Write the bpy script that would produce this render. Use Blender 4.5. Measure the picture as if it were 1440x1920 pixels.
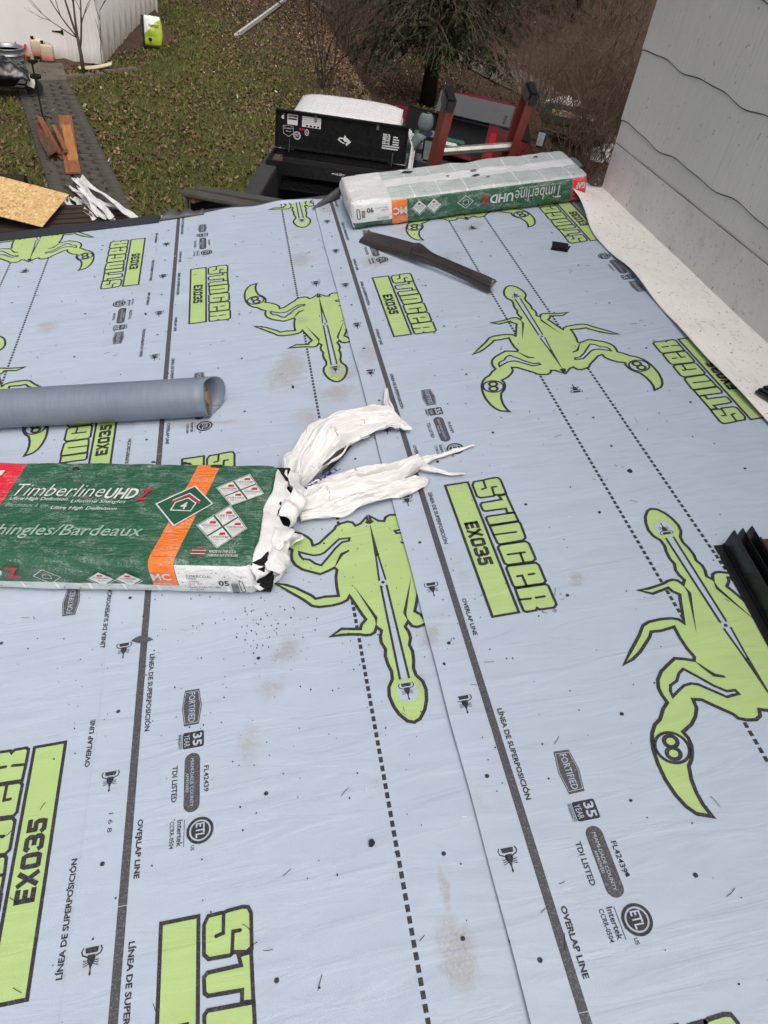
import bpy, bmesh, math, random
import numpy as np
from mathutils import Matrix, Vector, noise as mnoise
random.seed(7); rng = np.random.default_rng(7)
R_ = math.radians
scene = bpy.context.scene
col = scene.collection
for o in list(bpy.data.objects): bpy.data.objects.remove(o)

# ------------------------------------------------------------------ frames, camera, light
SL = R_(9.46)                                   # roof pitch, 2 in 12, rising towards +x
RM = Matrix(((math.cos(SL), 0, -math.sin(SL)), (0, 1, 0), (math.sin(SL), 0, math.cos(SL)))).to_4x4()
CAMH = 1.274; FPX = 1380.92
CR = Matrix(((0.98440802, 0.15349209, -0.08591286), (-0.16804589, 0.67632940, -0.71717440), (-0.05197520, 0.72042954, 0.69157780)))
cam_d = bpy.data.cameras.new('camera'); cam = bpy.data.objects.new('camera', cam_d); col.objects.link(cam)
cam_d.sensor_fit = 'HORIZONTAL'; cam_d.sensor_width = 36.0; cam_d.lens = 36.0 * FPX / 1440.0
cam_d.clip_start = 0.02; cam_d.clip_end = 600
cam.matrix_world = RM @ Matrix.Translation((0, 0, CAMH)) @ CR.to_4x4()
scene.camera = cam
CW = cam.matrix_world.to_3x3(); CL = cam.matrix_world.translation.copy()

world = bpy.data.worlds.new('World'); scene.world = world; world.use_nodes = True
wn = world.node_tree; bg = wn.nodes['Background']
sky = wn.nodes.new('ShaderNodeTexSky'); sky.sky_type = 'NISHITA'; sky.sun_disc = False
SUN_EL, SUN_AZ = R_(60), R_(170)                 # azimuth clockwise from +y: high, dull sun from over the house wall
sky.sun_elevation = SUN_EL; sky.sun_rotation = SUN_AZ
sky.air_density = 0.35; sky.dust_density = 9.0; sky.ozone_density = 1.0; sky.altitude = 200
wn.links.new(sky.outputs[0], bg.inputs[0]); bg.inputs[1].default_value = 0.15
sd = bpy.data.lights.new('sun', 'SUN'); sd.energy = 1.5; sd.angle = R_(70); sd.color = (0.97, 1.0, 0.95)
so = bpy.data.objects.new('sun', sd); col.objects.link(so)
sv = Vector((math.sin(SUN_AZ) * math.cos(SUN_EL), math.cos(SUN_AZ) * math.cos(SUN_EL), math.sin(SUN_EL)))
so.rotation_euler = (-sv).to_track_quat('-Z', 'Y').to_euler()
so.location = (0, 0, 20)
scene.view_settings.view_transform = 'Standard'; scene.view_settings.look = 'None'
scene.view_settings.gamma = 1.0; scene.view_settings.use_curve_mapping = False
scene.view_settings.exposure = -0.08
scene.render.engine = 'CYCLES'
scene.cycles.max_bounces = 6

def ray(px, py):
    return CW @ Vector(((px - 720) / FPX, -(py - 960) / FPX, -1.0))
def sst(a, b, x):
    t = min(1, max(0, (x - a) / (b - a))); return t * t * (3 - 2 * t)
G0 = -3.5
def gh(x, y):                                   # lie of the land: level yard, lower drive to the right
    return G0 - 0.15 * sst(2.3, 5.2, x) * sst(9.0, 13.0, y) - 1.6 * sst(13.2, 19.0, y) * sst(3.0, 5.2, x) + 1.6 * sst(34, 60, y)
def gp(px, py, dz=0.0):
    d = ray(px, py); t0, t1 = 3.0, 80.0
    for _ in range(50):
        t = (t0 + t1) / 2; w = CL + d * t
        if w.z > gh(w.x, w.y) + dz: t0 = t
        else: t1 = t
    return CL + d * t0
def gz(px, py, z):
    d = ray(px, py); return CL + d * ((z - CL.z) / d.z)
def rp(x, y, z=0.0): return RM @ Vector((x, y, z))

# ------------------------------------------------------------------ mesh helpers
class MB:
    def __init__(s): s.v = []; s.f = []; s.m = []
    def add(s, v, f, mi=0):
        n = len(s.v); s.v.extend([tuple(q) for q in v])
        for q in f: s.f.append([i + n for i in q]); s.m.append(mi)
        return s
    def box(s, c, d, mat=None, mi=0, taper=1.0):
        x, y, z = d[0] / 2, d[1] / 2, d[2] / 2
        v = [Vector(((sx * x) * (taper if sz > 0 else 1), (sy * y) * (taper if sz > 0 else 1), sz * z)) for sz in (-1, 1) for sy in (-1, 1) for sx in (-1, 1)]
        if mat is not None: v = [mat @ q for q in v]
        v = [q + Vector(c) for q in v]
        return s.add(v, [(0, 2, 3, 1), (4, 5, 7, 6), (0, 1, 5, 4), (2, 6, 7, 3), (0, 4, 6, 2), (1, 3, 7, 5)], mi)
    def bar(s, a, b, w, h, up=Vector((0, 0, 1)), mi=0):
        a = Vector(a); b = Vector(b); d = (b - a); L = d.length; d.normalize()
        x = d.cross(up)
        if x.length < 1e-4: x = d.cross(Vector((1, 0, 0)))
        x.normalize(); z = x.cross(d)
        M = Matrix((x, d, z)).transposed()
        return s.box((a + b) / 2, (w, L, h), M, mi)
    def tube(s, pts, rad, n=6, mi=0, cap=True):
        pts = [Vector(q) for q in pts]
        if not hasattr(rad, '__len__'): rad = [rad] * len(pts)
        base = len(s.v); ref = Vector((0.31, 0.17, 0.93))
        for i, q in enumerate(pts):
            d = pts[min(i + 1, len(pts) - 1)] - pts[max(i - 1, 0)]
            if d.length < 1e-9: d = Vector((0, 0, 1))
            d.normalize(); x = d.cross(ref)
            if x.length < 0.05: x = d.cross(Vector((1, 0, 0)))
            x.normalize(); y = d.cross(x)
            for k in range(n):
                a = 2 * math.pi * k / n
                s.v.append(tuple(q + (x * math.cos(a) + y * math.sin(a)) * rad[i]))
        for i in range(len(pts) - 1):
            for k in range(n):
                a = base + i * n + k; b = base + i * n + (k + 1) % n
                s.f.append([a, b, b + n, a + n]); s.m.append(mi)
        if cap:
            s.f.append([base + k for k in range(n)][::-1]); s.m.append(mi)
            e = base + (len(pts) - 1) * n
            s.f.append([e + k for k in range(n)]); s.m.append(mi)
        return s
    def lathe(s, prof, n=16, c=(0, 0, 0), mi=0):
        base = len(s.v); c = Vector(c)
        for r, z in prof:
            for k in range(n):
                a = 2 * math.pi * k / n; s.v.append((c.x + r * math.cos(a), c.y + r * math.sin(a), c.z + z))
        for i in range(len(prof) - 1):
            for k in range(n):
                a = base + i * n + k; b = base + i * n + (k + 1) % n
                s.f.append([a, b, b + n, a + n]); s.m.append(mi)
        s.f.append([base + k for k in range(n)][::-1]); s.m.append(mi)
        e = base + (len(prof) - 1) * n; s.f.append([e + k for k in range(n)]); s.m.append(mi)
        return s
    def grid(s, fn, nu, nv, mi=0):
        base = len(s.v)
        for j in range(nv + 1):
            for i in range(nu + 1): s.v.append(tuple(fn(i / nu, j / nv)))
        for j in range(nv):
            for i in range(nu):
                a = base + j * (nu + 1) + i
                s.f.append([a, a + 1, a + nu + 2, a + nu + 1]); s.m.append(mi)
        return s
    def prism(s, pts, z0, z1, mi=0):                # outline in xy, extruded in z
        n = len(pts)
        v = [(q[0], q[1], z0) for q in pts] + [(q[0], q[1], z1) for q in pts]
        f = [list(range(n))[::-1], list(range(n, 2 * n))] + [(i, (i + 1) % n, n + (i + 1) % n, n + i) for i in range(n)]
        return s.add(v, f, mi)
    def loft(s, rings, mi=0, cap=True):
        base = len(s.v); n = len(rings[0])
        for r in rings: s.v.extend([tuple(q) for q in r])
        for i in range(len(rings) - 1):
            for k in range(n):
                a = base + i * n + k; b = base + i * n + (k + 1) % n
                s.f.append([a, b, b + n, a + n]); s.m.append(mi)
        if cap:
            s.f.append([base + k for k in range(n)][::-1]); s.m.append(mi)
            e = base + (len(rings) - 1) * n; s.f.append([e + k for k in range(n)]); s.m.append(mi)
        return s
    def xf(s, M): s.v = [tuple(M @ Vector(q)) for q in s.v]; return s
    def mesh(s, name, mats, smooth=False, bevel=0.0, tri=False):
        me = bpy.data.meshes.new(name); me.from_pydata(s.v, [], s.f)
        if not isinstance(mats, (list, tuple)): mats = [mats]
        for m in mats: me.materials.append(m)
        if len(mats) > 1: me.polygons.foreach_set('material_index', s.m)
        if bevel or tri:
            bm = bmesh.new(); bm.from_mesh(me)
            if bevel: bmesh.ops.bevel(bm, geom=[e for e in bm.edges if e.is_manifold and e.calc_face_angle(0) > 0.5], offset=bevel, segments=2, affect='EDGES', clamp_overlap=True)
            bmesh.ops.recalc_face_normals(bm, faces=bm.faces)
            bm.to_mesh(me); bm.free()
        if smooth: me.polygons.foreach_set('use_smooth', [True] * len(me.polygons))
        me.update(); return me
    def build(s, name, mats, parent=None, M=None, smooth=False, bevel=0.0):
        return link(name, s.mesh(name, mats, smooth, bevel), parent, M)
def link(name, me, parent=None, M=None):
    o = bpy.data.objects.new(name, me); col.objects.link(o)
    if parent is not None: o.parent = parent
    if M is not None: o.matrix_local = M
    return o
def tag(o, label=None, cat=None, group=None, kind=None):
    if label: o['label'] = label
    if cat: o['category'] = cat
    if group: o['group'] = group
    if kind: o['kind'] = kind
    return o
def empty(name, M, label=None, cat=None, group=None, kind=None):
    o = bpy.data.objects.new(name, None); col.objects.link(o); o.matrix_local = M; o.empty_display_size = 0.1
    return tag(o, label, cat, group, kind)
def TR(x, y, z, rz=0.0): return Matrix.Translation((x, y, z)) @ Matrix.Rotation(rz, 4, 'Z')
def copy_tree(o, parent=None):
    c = o.copy(); col.objects.link(c)
    if parent is not None:
        c.parent = parent
    for ch in list(o.children): copy_tree(ch, c)
    return c

# ------------------------------------------------------------------ material helpers
def lin(r, g, b):
    f = lambda c: (c / 255) / 12.92 if c <= 10 else (((c / 255) + 0.055) / 1.055) ** 2.4
    return (f(r), f(g), f(b), 1)
class NT:
    def __init__(s, name):
        s.m = bpy.data.materials.new(name); s.m.use_nodes = True; s.t = s.m.node_tree; s.b = s.t.nodes['Principled BSDF']
    def n(s, kind, **kw):
        nd = s.t.nodes.new(kind)
        for k, v in kw.items():
            if k.startswith('i_'):
                key = k[2:]; key = int(key) if key.isdigit() else key
                nd.inputs[key].default_value = v
            else: setattr(nd, k, v)
        return nd
    def l(s, a, b): s.t.links.new(a, b)
    def math(s, op, a, b=None, clamp=False):
        nd = s.t.nodes.new('ShaderNodeMath'); nd.operation = op; nd.use_clamp = clamp
        for i, q in enumerate((a, b)):
            if q is None: continue
            if isinstance(q, (int, float)): nd.inputs[i].default_value = q
            else: s.l(q, nd.inputs[i])
        return nd.outputs[0]
    def mix(s, fac, a, b, blend='MIX'):
        nd = s.t.nodes.new('ShaderNodeMix'); nd.data_type = 'RGBA'; nd.blend_type = blend
        if isinstance(fac, (int, float)): nd.inputs[0].default_value = fac
        else: s.l(fac, nd.inputs[0])
        for i, q in ((6, a), (7, b)):
            if isinstance(q, tuple): nd.inputs[i].default_value = q if len(q) == 4 else (*q, 1)
            else: s.l(q, nd.inputs[i])
        return nd.outputs[2]
    def noise(s, vec, scale, detail=4, rough=0.55, dist=0.0):
        nd = s.n('ShaderNodeTexNoise'); nd.inputs['Scale'].default_value = scale; nd.inputs['Detail'].default_value = detail
        nd.inputs['Roughness'].default_value = rough; nd.inputs['Distortion'].default_value = dist
        if vec is not None: s.l(vec, nd.inputs['Vector'])
        return nd.outputs[0]
    def ramp(s, v, a, b, lo=0.0, hi=1.0):
        nd = s.n('ShaderNodeMapRange'); nd.inputs[1].default_value = a; nd.inputs[2].default_value = b
        nd.inputs[3].default_value = lo; nd.inputs[4].default_value = hi; s.l(v, nd.inputs[0]); return nd.outputs[0]
    def mapping(s, vec, scale=(1, 1, 1), loc=(0, 0, 0), rot=(0, 0, 0), kind='POINT'):
        nd = s.n('ShaderNodeMapping'); nd.vector_type = kind; nd.inputs[1].default_value = loc; nd.inputs[2].default_value = rot
        nd.inputs[3].default_value = scale; s.l(vec, nd.inputs[0]); return nd.outputs[0]
    def bump(s, h, strength=0.3, dist=0.01, prev=None):
        nd = s.n('ShaderNodeBump'); nd.inputs['Strength'].default_value = strength; nd.inputs['Distance'].default_value = dist
        s.l(h, nd.inputs['Height'])
        if prev is not None: s.l(prev, nd.inputs['Normal'])
        s.l(nd.outputs[0], s.b.inputs['Normal']); return nd.outputs[0]
    def setc(s, c):
        if isinstance(c, tuple): s.b.inputs['Base Color'].default_value = c if len(c) == 4 else (*c, 1)
        else: s.l(c, s.b.inputs['Base Color'])
    def p(s, rough=0.6, metal=0.0, spec=0.5):
        s.b.inputs['Roughness'].default_value = rough; s.b.inputs['Metallic'].default_value = metal
        s.b.inputs['Specular IOR Level'].default_value = spec; return s
def mat(name, c, rough=0.6, metal=0.0, spec=0.4, var=0.25, scale=8.0, bump=0.0, bscale=60.0, stretch=(1, 1, 1), c2=None):
    t = NT(name).p(rough, metal, spec)
    tc = t.n('ShaderNodeTexCoord').outputs['Object']
    v = t.mapping(tc, stretch)
    c = c if len(c) == 4 else (*c, 1)
    d = c2 if c2 else tuple(q * (1 - var) for q in c[:3])
    nz = t.ramp(t.noise(v, scale, 5, 0.6), 0.32, 0.68)
    t.setc(t.mix(nz, c, d if len(d) == 4 else (*d, 1)))
    t.l(t.ramp(t.noise(v, scale * 2.3, 3), 0.2, 0.8, max(0.05, rough - 0.12), min(1, rough + 0.12)), t.b.inputs['Roughness'])
    if bump: t.bump(t.noise(v, bscale, 4), bump, 0.01)
    return t.m

# ------------------------------------------------------------------ roof materials (position measured in the roof's own plane)
STAINS = [(-.115, .945, .05, .028, .9, .8), (-.15, .86, .03, .05, -.6, .55), (-.20, .74, .03, .075, -.15, .55), (.105, .335, .035, .055, .1, .95), (.10, .42, .008, .05, .1, .8),
          (.188, .92, .032, .035, 0, .8), (.039, 2.33, .05, .04, 0, .7), (-.03, 2.02, .07, .13, -.3, .8), (.14, 1.97, .06, .05, 0, .85), (.10, 1.86, .08, .05, .2, .75), (.01, 1.76, .06, .07, 0, .6),
          (.075, 2.80, .06, .07, 0, .8), (.36, 2.70, .075, .06, .2, .9), (.23, 2.05, .05, .1, .1, .6), (.545, 1.005, .022, .026, 0, .75), (.78, 2.89, .10, .06, .2, .6), (-.85, 2.52, .05, .05, .4, .75),
          (.15, .81, .018, .04, 0, .5), (.09, 1.475, .06, .04, 0, .5), (-.02, 1.53, .04, .05, 0, .7), (-.30, 1.80, .12, .018, -.1, .9), (.24, 3.27, .06, .07, 0, .95), (.30, 1.08, .04, .09, 0, .35),
          (.02, .62, .02, .05, .3, .35), (.20, .55, .02, .03, .3, .4), (-.95, 2.40, .09, .04, .3, .4), (-.62, 2.35, .09, .06, .2, .35), (-.48, .42, .05, .03, .5, .45), (.36, 1.37, .03, .05, 0, .5),
          (.66, 2.66, .13, .1, .3, .45), (.04, 2.55, .12, .09, 0, .4), (.10, 3.05, .1, .1, 0, .45), (.52, 2.95, .12, .06, .2, .45), (-.52, 2.75, .07, .04, 0, .4)]
def dirt_group():
    g = bpy.data.node_groups.new('roof_dirt', 'ShaderNodeTree')
    g.interface.new_socket('Dirt', in_out='OUTPUT', socket_type='NodeSocketFloat')
    g.interface.new_socket('UV', in_out='OUTPUT', socket_type='NodeSocketVector')
    t = NT.__new__(NT); t.t = g
    out = g.nodes.new('NodeGroupOutput')
    pos = t.n('ShaderNodeNewGeometry').outputs['Position']
    dt = t.n('ShaderNodeVectorMath', operation='DOT_PRODUCT'); t.l(pos, dt.inputs[0]); dt.inputs[1].default_value = (math.cos(SL), 0, math.sin(SL))
    sp = t.n('ShaderNodeSeparateXYZ'); t.l(pos, sp.inputs[0])
    cb = t.n('ShaderNodeCombineXYZ'); t.l(dt.outputs['Value'], cb.inputs[0]); t.l(sp.outputs[1], cb.inputs[1])
    uv = cb.outputs[0]
    nd = t.n('ShaderNodeTexNoise'); nd.inputs['Scale'].default_value = 14; nd.inputs['Detail'].default_value = 4; t.l(uv, nd.inputs['Vector'])
    off = t.n('ShaderNodeVectorMath', operation='SCALE'); t.l(nd.outputs['Color'], off.inputs[0]); off.inputs['Scale'].default_value = 0.06
    sh = t.n('ShaderNodeVectorMath', operation='ADD'); t.l(uv, sh.inputs[0]); t.l(off.outputs[0], sh.inputs[1])
    cur = None
    for (x, y, rx, ry, a, st) in STAINS:
        m = t.mapping(sh.outputs[0], (rx, ry, 1), (x + .03, y + .03, 0), (0, 0, a), 'TEXTURE')
        fl = t.n('ShaderNodeVectorMath', operation='MULTIPLY'); t.l(m, fl.inputs[0]); fl.inputs[1].default_value = (1, 1, 0)
        ln = t.n('ShaderNodeVectorMath', operation='LENGTH'); t.l(fl.outputs[0], ln.inputs[0])
        r = t.ramp(ln.outputs['Value'], 1.5, 0.25, 0, min(1.0, st * 1.15))
        cur = r if cur is None else t.math('MAXIMUM', cur, r)
    patch = t.noise(uv, 26, 7, 0.72, 0.8)
    grit = t.ramp(t.noise(uv, 210, 2, 0.7), 0.36, 0.60, 0.30, 1.0)
    d = t.ramp(t.math('ADD', cur, t.math('MULTIPLY', t.math('SUBTRACT', patch, .5), 1.5)), .30, .85, 0, .68)
    d = t.math('MULTIPLY', t.math('MULTIPLY', d, grit), t.math('MULTIPLY', cur, 2.0, True))
    haze = t.math('MULTIPLY', t.ramp(patch, .55, .75), t.ramp(t.noise(uv, 2.6, 3, 0.6), 0.50, 0.75, 0, 0.20))
    d = t.math('MAXIMUM', d, haze)
    t.l(d, out.inputs[0]); t.l(uv, out.inputs[1])
    return g
DIRT = dirt_group()
def roof_mat(name, c, rough, weave=1.0, mott=0.06, worn=0.0):
    t = NT(name).p(rough, 0, 0.35)
    g = t.n('ShaderNodeGroup'); g.node_tree = DIRT
    uv = g.outputs['UV']
    c = c if len(c) == 4 else (*c, 1)
    a = t.mix(t.ramp(t.noise(uv, 9, 5, 0.65), 0.3, 0.7), c, tuple(q * (1 - mott) for q in c[:3]))
    a = t.mix(t.ramp(t.noise(uv, 420, 2, 0.5), 0.35, 0.65, 0, 0.16), a, tuple(min(1, q * 1.25 + 0.02) for q in c[:3]))
    if worn: a = t.mix(t.ramp(t.noise(uv, 260, 3, 0.7), 0.60, 0.72, 0, worn), a, lin(170, 178, 192))
    a = t.mix(g.outputs['Dirt'], a, lin(156, 148, 137))
    t.setc(a)
    # relief: soft wrinkles of the loose sheet and the woven face
    w1 = t.noise(t.mapping(uv, (1.0, 1.7, 1), (0, 0, 0), (0, 0, 0.3)), 4.5, 2, 0.45, 0.6)
    w2 = t.noise(t.mapping(uv, (0.7, 4.0, 1), (0, 0, 0), (0, 0, 0.45)), 5.0, 3, 0.5, 1.5)
    n1 = t.bump(t.math('ADD', w1, t.math('MULTIPLY', t.ramp(w2, .40, .80), .20)), 0.48, 0.012)
    wv = t.n('ShaderNodeTexWave'); wv.wave_type = 'BANDS'; wv.bands_direction = 'DIAGONAL'; wv.inputs['Scale'].default_value = 190; wv.inputs['Distortion'].default_value = 1.5; t.l(uv, wv.inputs['Vector'])
    t.bump(wv.outputs['Fac'], 0.16 * weave, 0.0010, n1)
    return t.m
M_SHEET = roof_mat('underlayment_grey', (.430, .505, .605), 0.42)
M_GREEN = roof_mat('print_green', (.415, .570, .225), 0.5, worn=0.15)
def ink(name, c, worn):
    t = NT(name).p(.5, 0, .35); pos = t.n('ShaderNodeNewGeometry').outputs['Position']
    t.setc(t.mix(t.ramp(t.noise(pos, 330, 2, .6), .52, .68, 0, worn), (*c, 1), lin(150, 156, 170))); return t.m
M_BLACK = ink('print_black', (.030, .030, .033), .22)
M_GREYP = ink('print_grey', (.070, .069, .073), .40)
PM = [M_SHEET, M_GREEN, M_BLACK, M_GREYP]
PS, PG, PB, PY = 0, 1, 2, 3

# ------------------------------------------------------------------ flat print: polygons, strokes and lettering
def ell(cx, cy, rx, ry, n=28, a0=0.0): return [(cx + rx * math.cos(2 * math.pi * k / n + a0), cy + ry * math.sin(2 * math.pi * k / n + a0)) for k in range(n)]
from mathutils.geometry import tessellate_polygon
class Print(MB):
    def poly(s, pts, z, mi):
        pts = [Vector((q[0], q[1], 0)) for q in pts]
        tri = tessellate_polygon([pts])
        return s.add([(q.x, q.y, z) for q in pts], [up(pts, t) for t in tri], mi)
    def stroke(s, pts, w, z, mi, closed=False, round_=False):
        q = [Vector((a, b)) for a, b in pts]
        q = [q[i] for i in range(len(q)) if i == 0 or (q[i] - q[i - 1]).length > 1e-6]
        n = len(q); h = w / 2; L = []; Rr = []
        for i in range(n):
            if closed: a, b = q[i] - q[i - 1], q[(i + 1) % n] - q[i]
            else:
                a = q[i] - q[i - 1] if i > 0 else q[1] - q[0]
                b = q[i + 1] - q[i] if i < n - 1 else q[-1] - q[-2]
            a = a.normalized(); b = b.normalized()
            na, nb = Vector((-a.y, a.x)), Vector((-b.y, b.x)); m = na + nb
            if m.length < 0.25: m = na + nb * 0.999
            if m.length < 1e-3: m = na.copy()
            m.normalize(); k = min(2.2, 1 / max(0.3, m.dot(na)))
            L.append(q[i] + m * h * k); Rr.append(q[i] - m * h * k)
        f = []; rngi = n if closed else n - 1
        for i in range(rngi):
            j = (i + 1) % n; f.append((i, n + i, n + j, j))
        s.add([(p.x, p.y, z) for p in L] + [(p.x, p.y, z) for p in Rr], f, mi)
        if round_ and not closed:
            for e in (q[0], q[-1]): s.poly(ell(e.x, e.y, h, h, 10), z, mi)
        return s
    def ring(s, cx, cy, r, w, z, mi, n=30): return s.stroke(ell(cx, cy, r, r, n), w, z, mi, True)
def up(pts, t):
    a, b, c = (pts[i] for i in t)
    return tuple(t) if (b - a).cross(c - a).z > 0 else tuple(reversed(t))
_tc = {}
def text_geo(s, bold=0.0, shear=0.0, space=1.0):
    key = (s, bold, shear, space)
    if key in _tc: return _tc[key]
    cu = bpy.data.curves.new('t', 'FONT'); cu.body = s; cu.size = 1.0; cu.resolution_u = 2; cu.offset = bold; cu.shear = shear; cu.space_character = space
    ob = bpy.data.objects.new('t', cu); col.objects.link(ob)
    dg = bpy.context.evaluated_depsgraph_get(); me = ob.evaluated_get(dg).to_mesh()
    v = np.array([(q.co.x, q.co.y) for q in me.vertices]) if len(me.vertices) else np.zeros((0, 2))
    f = []
    for pl in me.polygons: f.append(tuple(pl.vertices))
    ob.evaluated_get(dg).to_mesh_clear(); bpy.data.objects.remove(ob); bpy.data.curves.remove(cu)
    _tc[key] = (v, f); return v, f
def text_into(mb, s, p0, p1, h, z, mi, bold=0.0, shear=0.0, flip=1, center=False):
    """lettering along p0->p1 (baseline), fitted to that length, h = full letter height"""
    v, f = text_geo(s, bold, shear)
    if not len(v): return
    x0, y0 = v.min(0); x1, y1 = v.max(0)
    p0 = Vector(p0); p1 = Vector(p1); d = p1 - p0; L = d.length; d.normalize(); nrm = Vector((-d.y, d.x)) * flip
    sx = L / (x1 - x0); sy = h / (y1 - y0)
    vv = []
    for a, b in v:
        q = p0 + d * ((a - x0) * sx) + nrm * ((b - y0) * sy); vv.append((q.x, q.y, z))
    ff = []
    for t in f:
        a, b, c = (Vector(vv[t[0]]), Vector(vv[t[1]]), Vector(vv[t[2]]))
        ff.append(t if (b - a).cross(c - a).z > 0 else tuple(reversed(t)))
    mb.add(vv, ff, mi)

ZG, ZS, ZB = 0.0005, 0.0008, 0.0011
PER = 1.1874; HALF = 0.6093
# outline traced from one half of the printed scorpion, metres from the round rivet at its middle
OUT = [(0.0, 0.3612), (-0.0124, 0.3559), (-0.0253, 0.3385), (-0.0329, 0.3185), (-0.0371, 0.2945), (-0.0344, 0.2747), (-0.0242, 0.2579), (-0.0225, 0.2396), (-0.0268, 0.2221), (-0.0287, 0.1995), (-0.0255, 0.1826), (-0.0315, 0.1648), (-0.0305, 0.1489), (-0.0256, 0.1339), (-0.0345, 0.122), (-0.0405, 0.1356), (-0.0504, 0.1402), (-0.062, 0.1387), (-0.0726, 0.134), (-0.0924, 0.13), (-0.1116, 0.1272), (-0.1333, 0.1267), (-0.1091, 0.1116), (-0.0693, 0.1205), (-0.0651, 0.109), (-0.0538, 0.0977), (-0.0598, 0.0827), (-0.0707, 0.0505), (-0.0798, 0.0244), (-0.086, 0.0354), (-0.0994, 0.0411), (-0.1212, 0.0438), (-0.1496, 0.042), (-0.165, 0.0355), (-0.1826, 0.0134), (-0.2144, -0.0189), (-0.2405, -0.0468), (-0.2185, -0.0387), (-0.1972, -0.0251), (-0.1639, 0.0048), (-0.155, 0.017), (-0.1342, 0.0154), (-0.1039, 0.0193), (-0.1047, -0.0084), (-0.1028, -0.037), (-0.0979, -0.0587), (-0.1029, -0.0665), (-0.1164, -0.0604), (-0.1374, -0.0538), (-0.1556, -0.0644), (-0.1768, -0.0774), (-0.1913, -0.0941), (-0.198, -0.1119), (-0.1981, -0.1284), (-0.1952, -0.1448), (-0.2088, -0.1562), (-0.2239, -0.1756), (-0.2379, -0.1839), (-0.2498, -0.1989), (-0.2574, -0.2145), (-0.262, -0.2304), (-0.2658, -0.2584), (-0.2658, -0.2883), (-0.2607, -0.3182), (-0.2524, -0.3404), (-0.2411, -0.3555), (-0.2176, -0.3646), (-0.2232, -0.3424), (-0.2242, -0.3215), (-0.2217, -0.297), (-0.2146, -0.2726), (-0.2047, -0.2624), (-0.1968, -0.2497), (-0.1917, -0.2361), (-0.1906, -0.2215), (-0.1944, -0.2083), (-0.1726, -0.1971), (-0.1571, -0.1825), (-0.1471, -0.1665), (-0.1453, -0.148), (-0.1295, -0.1522), (-0.1142, -0.1675), (-0.0876, -0.1921), (-0.0826, -0.202), (-0.0696, -0.2084), (-0.0527, -0.2114), (-0.0413, -0.2059), (-0.0355, -0.1925), (-0.022, -0.1975), (-0.0036, -0.2185), (-0.0036, -0.196), (0.0, -0.1945)]
HOLE = [(-0.1322, -0.0805), (-0.1454, -0.0889), (-0.1567, -0.1036), (-0.1731, -0.1111), (-0.1787, -0.123), (-0.1793, -0.1346), (-0.1651, -0.1258), (-0.1478, -0.1162), (-0.1321, -0.1147), (-0.1196, -0.1196), (-0.1051, -0.1333), (-0.0808, -0.1559), (-0.0555, -0.1541), (-0.0582, -0.1453), (-0.0747, -0.1443), (-0.0935, -0.1274), (-0.1119, -0.1043)]
CREASE = [(-0.1029, -0.0665), (-0.0942, -0.0776), (-0.0859, -0.0913), (-0.0767, -0.1031), (-0.0622, -0.1104), (-0.061, -0.1165), (-0.083, -0.1091), (-0.0946, -0.087)]
SPIKE = [(-0.0345, 0.122), (-0.0282, 0.0966), (-0.0671, -0.0056), (-0.0351, 0.0996)]
def icon(m, cx, cy, s, d):                       # little printed scorpion badge, d=+1 tail towards +y
    f = lambda x, y: (cx + x * s, cy + d * y * s)
    m.poly([f(-.32, -.54), f(.32, -.54), f(.28, -.30), f(-.28, -.30)], ZB, PB)
    for q in (-1, 1):
        m.stroke([f(q * .40, -.56), f(q * .48, -.40), f(q * .42, -.24), f(q * .2, -.14), f(q * .1, -.05)], .060 * s, ZB, PB)
        for k in range(3): m.stroke([f(q * .08, -.02 + k * .09), f(q * .3, .05 + k * .1), f(q * .36, -.02 + k * .13)], .035 * s, ZB, PB)
    m.poly([f(-.17, -.22), f(.17, -.22), f(.19, 0), f(.08, .22), f(.035, .36), f(-.035, .36), f(-.08, .22), f(-.19, 0)], ZB, PB)
    m.stroke([f(0, .34), f(0, .55)], .06 * s, ZB, PB); m.poly([f(x / 1, y) for x, y in ell(0, .58, .055, .09, 10)], ZB, PB)
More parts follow.
